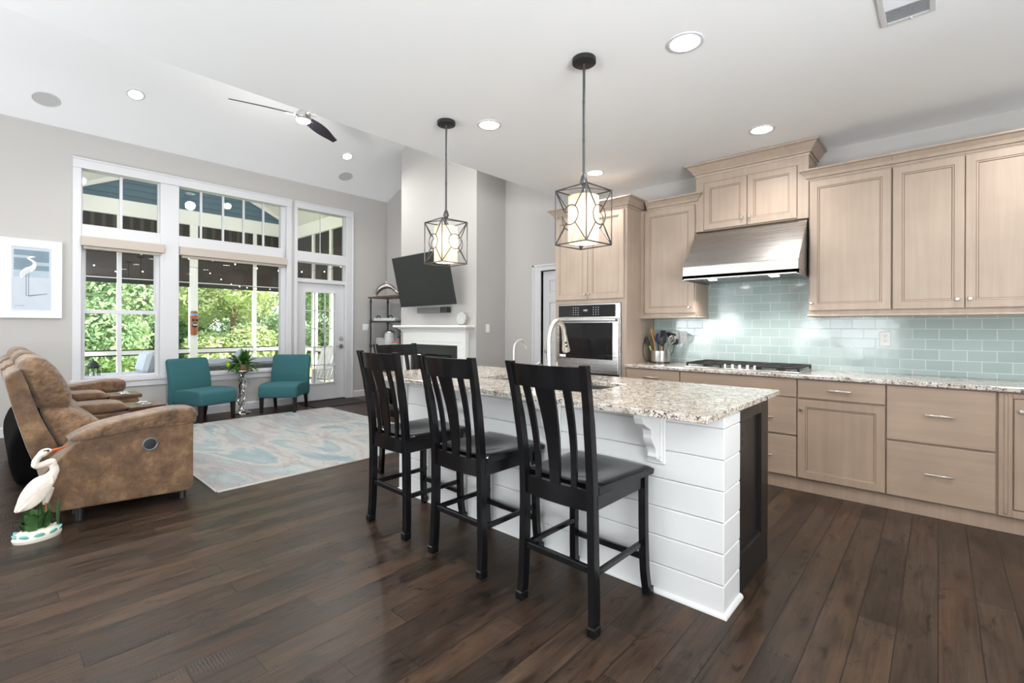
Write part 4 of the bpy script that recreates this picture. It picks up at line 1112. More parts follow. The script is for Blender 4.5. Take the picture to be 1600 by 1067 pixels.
RAIL = [(0, 0), (0.010, 0.0), (0.014, 0.006), (0.010, 0.014), (0.004, 0.02), (0.004, 0.040), (0, 0.040)]
t = wall_cab('upper_cabinet', 'taupe wall cabinet between the oven tower and the steel hood', -2.308, -1.732, 1.408, 2.478)
d = panel_door(t, -2.255, -1.745, 1.42, 2.455, YU, M['cabv']); knob(t, d, -1.786, 1.476, YU)
crown(t, [(-2.234, YU + 0.02), (-1.732, YU + 0.02), (-1.732, YK - 0.01)], 2.470, 0.087, 0.065)
m = WB(t); m.sweep([(-2.308, YU + 0.02), (-1.732, YU + 0.02), (-1.732, YK - 0.01)], [(a, 1.370 + b2) for a, b2 in RAIL]); m.box(-2.30, -1.74, YU + 0.02, YK - 0.02, 1.385, 1.408); m.build('light_rail', M['cabv'], t)
t = wall_cab('hood_cabinet', 'short two-door taupe cabinet above the range hood, crown touching the ceiling', -1.731, -0.804, 2.187, 2.72)
for xa, xb, xk in ((-1.654, -1.2785, -1.313), (-1.2735, -0.888, -1.249)):
    d = panel_door(t, xa, xb, 2.197, 2.637, YU, M['cabv']); knob(t, d, xk, 2.265, YU)
m = WB(t)
for xa, xb, za, zb in ((-1.731, -0.804, 2.64, 2.72), (-1.731, -1.657, 2.187, 2.64), (-0.885, -0.804, 2.187, 2.64)): m.box(xa, xb, YU + 0.008, YU + 0.02, za, zb, 0.001)
m.build('face_frame', M['cabv'], t)
crown(t, [(-1.731, YK - 0.01), (-1.731, YU + 0.008), (-0.804, YU + 0.008), (-0.804, YK - 0.01)], 2.705, 0.113, 0.080)
t = wall_cab('upper_cabinet', 'taupe wall cabinet with one wide door beside the steel hood', -0.803, -0.2655, 1.408, 2.49)
d = panel_door(t, -0.793, -0.2705, 1.42, 2.477, YU, M['cabv']); knob(t, d, -0.779, 1.482, YU)
PATHL = [(-0.803, YK - 0.01), (-0.803, YU + 0.02), (-0.2655, YU + 0.02)]
crown(t, PATHL, 2.490, 0.086, 0.062)
m = WB(t); m.sweep(PATHL, [(a, 1.370 + b2) for a, b2 in RAIL]); m.box(-0.80, -0.2655, YU + 0.02, YK - 0.02, 1.385, 1.408); m.build('light_rail', M['cabv'], t)
t = wall_cab('upper_cabinet', 'taupe double-door wall cabinet above the worktop with the lone socket', -0.2645, 0.534, 1.408, 2.49)
for xa, xb, xk in ((-0.2595, 0.1295, 0.094), (0.1335, 0.528, 0.158)):
    d = panel_door(t, xa, xb, 1.42, 2.477, YU, M['cabv']); knob(t, d, xk, 1.482, YU)
crown(t, [(-0.2645, YU + 0.02), (0.534, YU + 0.02)], 2.490, 0.086, 0.062)
m = WB(t); m.sweep([(-0.2645, YU + 0.02), (0.534, YU + 0.02)], [(a, 1.370 + b2) for a, b2 in RAIL]); m.box(-0.2645, 0.534, YU + 0.02, YK - 0.02, 1.385, 1.408); m.build('light_rail', M['cabv'], t)

# range hood
t = thing('range_hood', 'stainless steel canopy range hood above the cooktop', 'range hood', (-1.268, 4.55, 1.70))
HX0, HX1, HY = -1.728, -0.812, 4.225
m = WB(t); m.prism([(YK - 0.012, 2.185), (YU + 0.02, 2.185), (HY, 1.822), (HY, 1.712), (HY + 0.02, 1.712), (HY + 0.03, 1.735), (YK - 0.012, 1.735)], 'x', HX0, HX1)
m.build('canopy', M['steel'], t, bevel=0.003)
m = WB(t); m.box(HX0, HX0 + 0.012, HY, YK - 0.012, 1.700, 1.74); m.box(HX1 - 0.012, HX1, HY, YK - 0.012, 1.700, 1.74); m.box(HX0, HX1, HY, HY + 0.012, 1.705, 1.74); m.build('skirt', M['steel'], t)
m = WB(t)
n = 26
for k in range(n):
    x = HX0 + 0.03 + (HX1 - HX0 - 0.06) * k / n; m.box(x, x + 0.018, HY + 0.10, YK - 0.05, 1.712, 1.728, 0.002)
m.build('baffle_filter', M['steelv'], t)
m = WB(t); m.box(HX0 + 0.015, HX1 - 0.015, HY + 0.015, YK - 0.02, 1.728, 1.734); m.build('filter_back', M['black'], t)
m = WB(t); m.box(-1.40, -1.14, HY + 0.02, HY + 0.09, 1.708, 1.728, 0.003); m.build('control_strip', M['steel'], t)
for xx in (-1.52, -1.02):
    m = WB(t); m.cyl((xx, 4.40, 1.712), (xx, 4.40, 1.705), 0.035, n=20); m.build('hood_lamp', M['can'], t)
    light('hood_lamp_light', 'SPOT', (xx, 4.42, 1.69), 9, (1, 0.96, 0.9), (0, 0, 0), spot_size=R(130), spot_blend=0.6, shadow_soft_size=0.03)

# gas cooktop
t = thing('gas_cooktop', 'steel gas cooktop with black iron grates under the hood', 'cooktop', (-1.275, 4.56, 0.914))
m = WB(t); m.box(-1.735, -0.820, 4.300, 4.815, 0.9145, 0.926, 0.004); m.build('tray', M['steel'], t)
for k, (xc, hw) in enumerate(((-1.575, 0.148), (-1.2775, 0.143), (-0.980, 0.148))):
    m = WB(t); y0, y1 = (4.325, 4.80) if k != 1 else (4.43, 4.80); z0, z1 = 0.946, 0.962
    for xx in (xc - hw, xc, xc + hw): m.box(xx - 0.006, xx + 0.006, y0, y1, z0, z1, 0.002)
    for yy in np.linspace(y0, y1, 5): m.box(xc - hw - 0.006, xc + hw + 0.006, yy - 0.006, yy + 0.006, z0, z1, 0.002)
    for xx in (xc - hw, xc + hw):
        for yy in (y0 + 0.005, y1 - 0.005): m.box(xx - 0.008, xx + 0.008, yy - 0.008, yy + 0.008, 0.924, z1, 0.002)
    m.build('grate', M['black'], t)
for xc, yc, r in ((-1.575, 4.44, 0.045), (-1.575, 4.69, 0.038), (-1.2775, 4.62, 0.055), (-0.98, 4.44, 0.038), (-0.98, 4.69, 0.045)):
    m = WB(t); m.lathe([(0, 0.926), (r, 0.926), (r * 0.9, 0.936), (r * 0.7, 0.938), (r * 0.65, 0.944), (0, 0.946)], (xc, yc, 0), 18); m.build('burner', M['black'], t)
for k in range(5):
    m = WB(t); xk = -1.40 + 0.061 * k; m.lathe([(0, 0.926), (0.020, 0.926), (0.019, 0.934), (0.015, 0.950), (0.013, 0.958), (0, 0.960)], (xk, 4.355 + 0.012 * (k % 2), 0), 16); m.build('control_knob', M['chrome'], t)

# sockets
def outlet(lab, c, axis, w=0.072, h=0.116, mat=None, gang=1, rocker=False, parent=None, name='power_socket', cat='socket'):
    """axis 'y-': faces -Y, 'x+': faces +X"""
    t = parent or thing(name, lab, cat, c)
    ww = w + 0.046 * (gang - 1)

    def mk():
        m = MB()
        base = Matrix.Rotation(PI / 2, 4, 'Z') if axis == 'x+' else Matrix.Identity(4)
        m.X = (Matrix.Translation(c) if parent else Matrix.Identity(4)) @ base
        return m
    m = mk(); m.box(-ww / 2, ww / 2, -0.006, 0, -h / 2, h / 2, 0.003); pl = m.build('cover_plate', mat or M['plate'], t)
    m = mk()
    for g in range(gang):
        xc = (g - (gang - 1) / 2) * 0.046
        if rocker: m.box(xc - 0.016, xc + 0.016, -0.009, -0.005, -0.032, 0.032, 0.002)
        else:
            for zc in (-0.02, 0.02): m.box(xc - 0.016, xc + 0.016, -0.008, -0.005, zc - 0.014, zc + 0.014, 0.002)
    m.build('rocker' if rocker else 'socket_face', mat or M['plate'], pl if not parent else pl)
    if not rocker:
        m = mk()
        for g in range(gang):
            xc = (g - (gang - 1) / 2) * 0.046
            for zc in (-0.02, 0.02):
                for dx in (-0.006, 0.006): m.box(xc + dx - 0.0012, xc + dx + 0.0012, -0.0085, -0.0078, zc - 0.002, zc + 0.007)
                m.box(xc - 0.002, xc + 0.002, -0.0085, -0.0078, zc - 0.010, zc - 0.006)
        m.build('slot', M['slot'], pl)
    return t


YT = YK - 0.0085
outlet('white double socket alone on the tile under the wide wall cabinets', (-0.326, YT, 1.192), 'y-')
outlet('white socket on the tile beside the utensil crock, clear of the plug', (-1.983, YT, 1.182), 'y-')
outlet('white socket on the tile half hidden behind the utensils, black plug in it', (-2.072, YT, 1.182), 'y-')
m = MB(); m.box(-2.10, -2.03, YT - 0.05, YT - 0.008, 1.10, 1.16, 0.006); plug = tag(m.build('plug_adapter', M['blackplastic']), 'small black plug adapter in the socket behind the utensils, cord looping down', 'plug')
outlet('white double light switch on the window wall beside the patio door', (XW + 0.001, 4.724, 1.271), 'x+', gang=2, rocker=True, name='light_switch', cat='switch')
outlet('white single light switch on the grey side of the chimney breast', (CX1 + 0.001, 4.81, 1.26), 'x+', rocker=True, name='light_switch', cat='switch')
outlet('white wall socket low under the picture window behind the silver table', (XW + 0.001, 2.66, 0.40), 'x+')

# utensil crock
t = thing('utensil_crock', 'round steel utensil crock on a dark base by the oven tower', 'crock', (-2.135, 4.66, 0.914))
m = MB(); m.lathe([(0.0, 0.0), (0.100, 0.0), (0.100, 0.016), (0.0, 0.016)], n=28); m.build('base_ring', M['blackplastic'], t)
m = MB(); m.lathe([(0.0, 0.016), (0.096, 0.016), (0.098, 0.03), (0.098, 0.125), (0.094, 0.128), (0.092, 0.122), (0.092, 0.022), (0.0, 0.022)], n=28); m.build('cup', M['steelv'], t)
CR = Vector((-2.135, 4.66, 0.938))


def utensil(name, lab, dx, dy, top, lean, hmat, kind, kmat):
    t = thing(name, lab, 'utensil', (CR.x + dx, CR.y + dy, CR.z), 0, 'utensils in the steel crock')
    tip = Vector((lean[0], lean[1], top))
    h = 0.62
    m = MB(); m.tube([(0, 0, 0), tip * h], [0.008, 0.007], 8); m.build('handle', hmat, t)
    q = tip * h; dirn = tip.normalized(); X = Matrix.Translation(q) @ dirn.to_track_quat('Z', 'Y').to_matrix().to_4x4(); L_ = tip.length * (1 - h)
    m = MB(); m.X = X
    if kind == 'spatula': m.box(-0.035, 0.035, -0.004, 0.004, 0.0, L_, 0.003)
    elif kind == 'spoon': m.sphere((0, 0, L_ * 0.55), (0.034, 0.012, L_ * 0.55))
    elif kind == 'paddle': m.loft([[(-w, -0.005, z), (w, -0.005, z), (w, 0.005, z), (-w, 0.005, z)] for w, z in ((0.010, 0), (0.026, L_ * 0.45), (0.030, L_ * 0.9), (0.024, L_))])
    elif kind == 'slotted':
        for k in range(4): m.box(-0.034 + 0.019 * k, -0.023 + 0.019 * k, -0.004, 0.004, 0.02, L_ * 0.92, 0.002)
        m.box(-0.034, 0.034, -0.004, 0.004, 0.0, 0.02, 0.002); m.box(-0.034, 0.034, -0.004, 0.004, L_ * 0.9, L_, 0.002)
    elif kind == 'whisk':
        for k in range(6):
            a = k * PI / 6; c, s_ = math.cos(a), math.sin(a)
            m.tube(spline([(0, 0, 0), (0.034 * c, 0.034 * s_, L_ * 0.5), (0.026 * c, 0.026 * s_, L_ * 0.85), (0, 0, L_), (-0.026 * c, -0.026 * s_, L_ * 0.85), (-0.034 * c, -0.034 * s_, L_ * 0.5), (0, 0, 0)], 4), 0.0025, 5)
    elif kind == 'ladle': m.lathe([(0.0, 0.0), (0.03, 0.01), (0.042, 0.035), (0.045, 0.055), (0.040, 0.055), (0.026, 0.018), (0.0, 0.01)], (0, 0.02, L_ - 0.06), 16)
    m.build('head', kmat, t)


utensil('wooden_spatula', 'bamboo spatula standing tallest in the steel crock', -0.03, -0.02, 0.33, (-0.05, 0, 0), M['woodspoon'], 'paddle', M['woodspoon'])
utensil('slotted_turner', 'black slotted turner with a black handle in the crock', 0.03, -0.03, 0.29, (0.035, -0.01, 0), M['nylon'], 'slotted', M['nylon'])
utensil('serving_spoon', 'dark navy serving spoon amid the crock utensils', 0.0, -0.03, 0.27, (-0.005, -0.02, 0), M['nylon'], 'spoon', M['blueplastic'])
utensil('ladle', 'black ladle leaning out of the crock over the socket', 0.04, 0.02, 0.28, (0.09, 0.01, 0), M['nickel'], 'ladle', M['nylon'])
utensil('whisk', 'thin wire whisk leaning toward the sockets', 0.05, -0.01, 0.26, (0.10, -0.02, 0), M['nickel'], 'whisk', M['nickel'])
utensil('spatula', 'black flat spatula at the back of the crock', -0.005, 0.03, 0.31, (0.01, 0.03, 0), M['nylon'], 'spatula', M['nylon'])
utensil('basting_spoon', 'black spoon with a lime handle leaning to the oven tower', -0.05, -0.02, 0.24, (-0.09, -0.01, 0), M['greengrip'], 'spoon', M['nylon'])
utensil('wooden_spoon', 'pale wooden spoon with its bowl among the black utensils', 0.025, -0.04, 0.24, (0.03, -0.03, 0), M['woodspoon'], 'spoon', M['nylon'])

m = MB(); m.tube(spline([(-2.066, YT - 0.03, 1.10), (-2.09, YT - 0.05, 1.00), (-2.20, YT - 0.06, 0.94), (-2.285, 4.78, 0.96), (-2.300, 4.72, 1.10), (-2.300, 4.66, 1.16), (-2.298, 4.60, 1.06), (-2.290, 4.62, 0.95), (-2.26, 4.70, 0.921)], 6), 0.0035, 6); m.build('power_cord', M['blackplastic'], plug)

# ------------------------------------------------------------------ island
IX0, IX1 = -3.142, -0.700
IY0, IY1, IY2 = 2.174, 2.400, 2.908
t = thing('kitchen_island', 'kitchen island of white shiplap with a black cabinet end', 'island', (-1.92, 2.54, 0))
m = WB(t); m.box(IX0 + 0.01, IX1 - 0.012, IY0 + 0.012, IY1, 0, 0.884); z = 0.135 - 0.1383
for k in range(7):
    za, zb = max(0.0, z + 0.1383 * k), min(0.884, z + 0.1383 * (k + 1))
    m.box(IX0, IX1, IY0, IY1, za + 0.0012, zb - 0.0012, 0.004)
m.build('shiplap_wall', M['shiplap'], t)
m = WB(t); m.sweep([(IX0, IY1), (IX0, IY0), (IX1, IY0), (IX1, IY1)], [(0, 0), (0.017, 0), (0.016, 0.008), (0.010, 0.016), (0, 0.019)]); m.build('shoe_molding', M['shiplap'], t)
m = WB(t)
zt = 0.884
m.box(IX0 + 0.02, IX1 - 0.03, IY1, IY2, 0.09, 0.60); m.box(IX0 + 0.02, -2.56, IY1, IY2, 0.60, zt); m.box(-1.42, IX1 - 0.03, IY1, IY2, 0.60, zt); m.box(-2.56, -1.42, IY2 - 0.06, IY2, 0.60, zt); m.box(IX0 + 0.02, IX1 - 0.03, IY1, IY2 - 0.07, 0, 0.09)
m.build('cabinet_body', M['islandblack'], t)
m = WB(t); xa, xb = IX1 - 0.03, IX1 - 0.004
m.box(xa, xb, IY1, IY1 + 0.02, 0, zt, 0.002); m.box(xa, xb, IY2 - 0.13, IY2, 0, zt, 0.002); m.box(xa, xb, IY1 + 0.02, IY2 - 0.13, zt - 0.06, zt, 0.002); m.box(xa, xb, IY1 + 0.02, IY2 - 0.13, 0, 0.185, 0.002)
m.box(xa, xb - 0.008, IY1 + 0.02, IY1 + 0.03, 0.185, zt - 0.06); m.box(xa, xb - 0.008, IY2 - 0.14, IY2 - 0.13, 0.185, zt - 0.06); m.box(xa, xb - 0.008, IY1 + 0.03, IY2 - 0.14, 0.185, 0.195)
m.box(xa - 0.01, xa + 0.006, IY1, IY2 - 0.1, 0.1, zt)
m.build('end_panel', M['islandblack'], t)
for xa, xb in ((-3.11, -2.61), (-2.60, -2.0), (-1.99, -1.40), (-1.39, -0.74)):
    m = WB(t); m.box(xa, xb, IY2, IY2 + 0.02, 0.10, 0.87, 0.003); m.build('door', M['islandblack'], t)
# corbels
for xc in (-1.015, -1.63, -2.33, -3.075):
    m = WB(t); w = 0.050
    m.box(xc - w, xc + w, IY0 - 0.016, IY0, 0.622, 0.884, 0.004); m.box(xc - w + 0.012, xc + w - 0.012, IY0 - 0.022, IY0 - 0.014, 0.634, 0.87, 0.003)
    cb = m.build('corbel', M['shiplap'], t)
    P = [(IY0 - 0.02, 0.884), (IY0 - 0.19, 0.884), (IY0 - 0.19, 0.862), (IY0 - 0.175, 0.835), (IY0 - 0.14, 0.815), (IY0 - 0.108, 0.800), (IY0 - 0.096, 0.775), (IY0 - 0.094, 0.755), (IY0 - 0.080, 0.730), (IY0 - 0.058, 0.705), (IY0 - 0.048, 0.680), (IY0 - 0.05, 0.662), (IY0 - 0.04, 0.648), (IY0 - 0.02, 0.648)]
    CP = [(p[1], p[2]) for p in spline([(0, *q) for q in P[3:12]], 4)]
    m = WB(t); m.prism(P[:3] + CP + P[12:], 'x', xc - 0.024, xc + 0.024); m.build('bracket', M['shiplap'], cb, bevel=0.004, segs=2)
    m = WB(t)
    for dx in (-0.032, 0.032): m.sphere((xc + dx, IY0 - 0.022, 0.642), 0.006, 8, 6)
    m.build('rivet', M['shiplap'], cb)
outlet('', (IX1 - 0.008, IY1 + 0.065, 0.740), 'x+', w=0.08, h=0.12, mat=M['islandblack'], parent=None, name='power_socket') if False else None
o = outlet('black socket plate on the dark end panel of the island', (IX1 - 0.014, IY1 + 0.07, 0.738), 'x+', w=0.085, h=0.12, mat=M['blackplastic'])
o2 = outlet('faint white socket plate low on the shiplap behind the stools', (-1.30, IY0 - 0.001, 0.392), 'y-', mat=M['shiplap'])

# island worktop with sink cut-out
SX0, SX1, SY0, SY1 = -2.46, -1.46, 2.38, 2.735
WX0, WX1, WY0, WY1 = -3.300, -0.690, 1.943, 3.100
m = MB()
for x0, x1, y0, y1 in ((WX0, SX0, WY0, WY1), (SX1, WX1, WY0, WY1), (SX0, SX1, WY0, SY0), (SX0, SX1, SY1, WY1)): m.box(x0, x1, y0, y1, 0.8845, 0.914)
tag(m.build('island_worktop', M['granite'], bevel=0.003), 'speckled granite island worktop with an undermount sink cut into it', 'countertop')
t = thing('undermount_sink', 'steel undermount sink sunk into the island worktop', 'sink', ((SX0 + SX1) / 2, (SY0 + SY1) / 2, 0.66))
m = WB(t)
m.box(SX0 - 0.012, SX0, SY0 - 0.012, SY1 + 0.012, 0.66, 0.884); m.box(SX1, SX1 + 0.012, SY0 - 0.012, SY1 + 0.012, 0.66, 0.884); m.box(SX0, SX1, SY0 - 0.012, SY0, 0.66, 0.884); m.box(SX0, SX1, SY1, SY1 + 0.012, 0.66, 0.884); m.box(SX0 - 0.012, SX1 + 0.012, SY0 - 0.012, SY1 + 0.012, 0.65, 0.662)
m.build('basin', M['steel'], t)
m = WB(t); m.lathe([(0.0, 0.664), (0.042, 0.664), (0.044, 0.667), (0.0, 0.667)], ((SX0 + SX1) / 2, (SY0 + SY1) / 2 + 0.05, 0), 20); m.build('drain', M['chrome'], t)
t = thing('pull_down_faucet', 'tall arched pull-down faucet at the island sink', 'faucet', (-1.785, 2.330, 0.914))
m = MB(); m.lathe([(0.0, 0.0), (0.030, 0.0), (0.030, 0.01), (0.022, 0.018), (0.020, 0.10), (0.016, 0.11), (0.0, 0.11)], n=20); m.build('base', M['faucet'], t)
m = MB(); m.tube(spline([(0, 0, 0.10), (-0.004, 0.0, 0.28), (0.0, 0.02, 0.36), (0.0, 0.075, 0.402), (0.0, 0.135, 0.37), (-0.004, 0.160, 0.30)], 6), 0.0145, 12); m.build('spout', M['faucet'], t)
m = MB(); m.tube([(-0.004, 0.160, 0.305), (-0.006, 0.172, 0.27), (-0.010, 0.188, 0.215), (-0.011, 0.192, 0.205)], [0.017, 0.019, 0.026, 0.024], 14); sh = m.build('spray_head', M['faucet'], t)
m = MB()
for zz in (0.262, 0.240): m.sphere((0.008, 0.16 + (0.27 - zz) * 0.25, zz), (0.010, 0.007, 0.009), 8, 6)
m.build('spray_button', M['blackplastic'], sh)
m = MB(); m.tube([(0.02, 0, 0.07), (0.05, 0, 0.075), (0.065, -0.01, 0.15)], [0.009, 0.007, 0.006], 8); m.build('lever', M['faucet'], t)
t = thing('water_tap', 'slim gooseneck drinking-water tap beside the pull-down faucet', 'faucet', (-2.085, 2.335, 0.914))
m = MB(); m.lathe([(0.0, 0.0), (0.020, 0.0), (0.018, 0.012), (0.010, 0.02), (0.0, 0.02)], n=16); m.build('base', M['faucet'], t)
m = MB(); m.tube(spline([(0, 0, 0.01), (0, 0, 0.20), (0.0, 0.016, 0.252), (0, 0.065, 0.275), (0, 0.110, 0.25), (0, 0.128, 0.215)], 6), 0.0065, 10); m.build('spout', M['faucet'], t)
t = thing('soap_dispenser', 'short curved soap dispenser between the two island taps', 'soap dispenser', (-1.905, 2.33, 0.914))
m = MB(); m.lathe([(0.0, 0.0), (0.018, 0.0), (0.016, 0.01), (0.009, 0.015), (0.009, 0.08), (0.0, 0.08)], n=14); m.build('base', M['faucet'], t)
m = MB(); m.tube(spline([(0, 0, 0.07), (0, 0.01, 0.115), (0, 0.05, 0.13), (0, 0.075, 0.115)], 4), 0.007, 8); m.build('spout', M['faucet'], t)

# ------------------------------------------------------------------ bar stools
def make_stool(lab):
    t = thing('bar_stool', lab, 'stool', (0, 0, 0), 0, 'black counter stools at the island')
    st = M['stool']
    for s in (-1, 1):
        m = MB(); m.rects(spline([(s * 0.200, -0.236, 0.0), (s * 0.196, -0.228, 0.12), (s * 0.190, -0.226, 0.32), (s * 0.187, -0.230, 0.58), (s * 0.190, -0.250, 0.78), (s * 0.198, -0.284, 0.97), (s * 0.205, -0.318, 1.122)], 4), 0.034, [0.044] * 13 + [0.042] * 6 + [0.036] * 6)
        m.box(s * 0.200 - 0.021, s * 0.200 + 0.021, -0.236 - 0.026, -0.236 + 0.026, 0, 0.042, 0.004)
        m.build('rear_leg', st, t, bevel=0.004, segs=2)
        m = MB(); m.rects(spline([(s * 0.214, 0.206, 0.0), (s * 0.206, 0.190, 0.12), (s * 0.202, 0.184, 0.32), (s * 0.200, 0.184, 0.575)], 4), [0.036] * 13, [0.036] * 13)
        m.box(s * 0.214 - 0.022, s * 0.214 + 0.022, 0.206 - 0.022, 0.206 + 0.022, 0, 0.042, 0.004)
        m.build('front_leg', st, t, bevel=0.004, segs=2)
        m = MB(); m.box(s * 0.197 - 0.010, s * 0.197 + 0.010, -0.22, 0.21, 0.235, 0.262, 0.004); m.build('side_stretcher', st, t)
        m = MB(); m.box(s * 0.195 - 0.011, s * 0.195 + 0.011, -0.22, 0.20, 0.512, 0.575, 0.003); m.build('side_apron', st, t)
    m = MB(); m.box(-0.19, 0.19, -0.238, -0.214, 0.245, 0.275, 0.004); m.build('rear_stretcher', st, t)
    m = MB(); m.box(-0.20, 0.20, 0.177, 0.199, 0.165, 0.195, 0.004); m.build('front_stretcher', st, t)
    m = MB(); m.box(-0.19, 0.19, 0.175, 0.195, 0.512, 0.575, 0.003); m.build('front_apron', st, t)

    def arc_bar(z0, z1, yc, bow, th, hw, ytop=None):
        loops = []
        for k in range(13):
            u = -1 + 2 * k / 12; x = hw * u; b2 = -bow * (1 - u * u)
            ya = yc + b2; yb = (yc if ytop is None else ytop) + b2
            loops.append([(x, ya - th / 2, z0), (x, ya + th / 2, z0), (x, yb + th / 2, z1), (x, yb - th / 2, z1)])
        return loops
    m = MB(); m.loft(arc_bar(0.505, 0.592, -0.226, 0.014, 0.024, 0.176), smooth=True); m.build('rear_apron', st, t, auto=30)
    m = MB(); m.loft(arc_bar(1.012, 1.112, -0.290, 0.030, 0.024, 0.192, -0.310), smooth=True); m.build('crest_rail', st, t, auto=30)
    for xb, wb, xt, wt in ((-0.098, 0.030, -0.112, 0.040), (0, 0.055, 0, 0.105), (0.098, 0.030, 0.112, 0.040)):
        P, Wd = [], []
        for k in range(9):
            u = k / 8; e = u * u * (3 - 2 * u)
            x = xb + (xt - xb) * u; bow = -0.030 * u * (1 - (x / 0.192) ** 2) - 0.014 * (1 - u) * (1 - (x / 0.176) ** 2)
            y = -0.226 + (-0.290 + 0.226) * (u ** 1.4) + bow + 0.012 * math.sin(PI * u)
            P.append((x, y, 0.585 + (1.018 - 0.585) * u)); Wd.append(wb + (wt - wb) * (u ** 1.2))
        m = MB(); m.rects(P, Wd, 0.014); m.build('back_slat', st, t, bevel=0.002)
    # saddle seat
    nu, nv = 22, 22; top = []; bot = []
    for i in range(nu + 1):
        for j in range(nv + 1):
            u, v = -1 + 2 * i / nu, j / nv
            hw = 0.205 + 0.028 * v; y = -0.205 + 0.436 * v
            y += 0.012 * (1 - u * u) * (1 if v > 0.9 else 0) * (v - 0.9) * 10
            x = hw * u
            # saddle dish: two hollows with a soft ridge between them at the front
            d0 = math.exp(-((y + 0.03) / 0.15) ** 2) * (0.5 + 0.5 * math.cos(PI * min(1, abs(u) / 0.92)))
            z = 0.613 - 0.026 * d0 - 0.004 * (u * u) * v
            ed = max(0, abs(u) - 0.93) / 0.07; ev = max(0, v - 0.95) / 0.05; eb = max(0, 0.05 - v) / 0.05
            z -= 0.006 * (ed ** 2 + ev ** 2 + eb ** 2)
            top.append((x, y, z)); bot.append((x * 0.985, y * 0.985, 0.574))
    idx = lambda i, j: i * (nv + 1) + j
    N = len(top); fs = []
    for i in range(nu):
        for j in range(nv):
            fs.append((idx(i, j), idx(i + 1, j), idx(i + 1, j + 1), idx(i, j + 1))); fs.append((N + idx(i, j), N + idx(i, j + 1), N + idx(i + 1, j + 1), N + idx(i + 1, j)))
    for i in range(nu):
        for j in (0, nv): fs.append((idx(i, j), idx(i + 1, j), N + idx(i + 1, j), N + idx(i, j)))
    for j in range(nv):
        for i in (0, nu): fs.append((idx(i, j), idx(i, j + 1), N + idx(i, j + 1), N + idx(i, j)))
    m = MB(); m.add(top + bot, fs, True); m.build('seat', st, t, auto=50)
    return t


s0 = make_stool('black wooden bar stool closest to the shiplap corner with the granite overhang')
s0.location = (-1.252, 1.926, 0); s0.rotation_euler = (0, 0, R(-1.2))
dup(s0, (-1.922, 1.934, 0), R(-1.0), 'middle black bar stool of the three lined up along the shiplap')
dup(s0, (-2.574, 1.938, 0), R(-1.2), 'black bar stool facing the shiplap at the living room end of the row')
dup(s0, (-3.375, 2.512, 0), R(-90), 'black bar stool turned sideways at the short end of the island, mostly hidden')

# ================================================================== PENDANTS, DOWNLIGHTS, VENT
def make_pendant(lab):
    t = thing('pendant_light', lab, 'pendant lamp', (0, 0, ZC), 0, 'cage pendants above the island')
    m = MB(); m.lathe([(0.0, 0.0), (0.066, 0.0), (0.068, -0.004), (0.068, -0.026), (0.062, -0.030), (0.0, -0.030)], n=32); m.build('ceiling_canopy', M['iron'], t)
    m = MB(); m.cyl((0, 0, -0.03), (0, 0, -0.70), 0.0075, n=10)
    for zz in (-0.25, -0.47): m.cyl((0, 0, zz - 0.01), (0, 0, zz + 0.01), 0.0085, n=10)
    m.lathe([(0.0, -0.665), (0.012, -0.67), (0.020, -0.695), (0.022, -0.71), (0.012, -0.73), (0.0, -0.74)], n=14); m.build('stem', M['ironbrush'], t)
    h = 0.1135; z0, z1 = 1.750 - ZC, 2.062 - ZC; zc = (z0 + z1) / 2; r = 0.0042
    C8 = [(sx * h, sy * h) for sx, sy in ((-1, -1), (1, -1), (1, 1), (-1, 1))]
    m = MB()
    for i in range(4):
        a, b2 = C8[i], C8[(i + 1) % 4]
        for z in (z0, z1): m.tube([(*a, z), (*b2, z)], r, 6)
        m.tube([(*a, z0), (*a, z1)], r, 6)
        # X bars that stop on a ring in the middle of each side
        mid = Vector(((a[0] + b2[0]) / 2, (a[1] + b2[1]) / 2, zc)); ax = Vector((b2[0] - a[0], b2[1] - a[1], 0)).normalized(); rr = 0.055
        for ca in ((*a, z0), (*a, z1), (*b2, z0), (*b2, z1)):
            d_ = (Vector(ca) - mid); m.tube([ca, mid + d_.normalized() * rr], r * 0.9, 6)
        m.tube([mid + ax * rr * math.cos(q * PI / 14) + Vector((0, 0, rr * math.sin(q * PI / 14))) for q in range(28)], r * 0.9, 6, closed=True)
        m.tube([(0, 0, z1 + 0.02), (*a, z1)], r * 0.8, 6)
    m.build('cage', M['ironbrush'], t)
    m = MB(); z2, z3 = z0 + 0.012, z1 - 0.035
    m.lathe([(0.088, z2), (0.088, z3), (0.084, z3), (0.084, z2), (0.088, z2)], n=32); sh = m.build('lamp_shade', M['shade'], t)
    m = MB(); m.lathe([(0.0, z3 - 0.003), (0.084, z3 - 0.003), (0.084, z3 - 0.001), (0.0, z3 - 0.001)], n=32); m.build('top_diffuser', M['shade'], t)  # linen disc added to soften the bulb's bright spot on the ceiling
    m = MB(); m.lathe([(0.0, z3 - 0.055), (0.018, z3 - 0.055), (0.020, z3 - 0.01), (0.010, z1 + 0.01), (0.0, z1 + 0.02)], n=14)
    for k in range(3): a = k * 2 * PI / 3; m.tube([(0, 0, z3 - 0.008), (0.086 * math.cos(a), 0.086 * math.sin(a), z3 - 0.008)], 0.0025, 5)
    m.build('lamp_holder', M['ironbrush'], t)
    m = MB(); m.sphere((0, 0, zc - 0.005), (0.028, 0.028, 0.040)); m.build('bulb', M['bulb'], t)
    return t


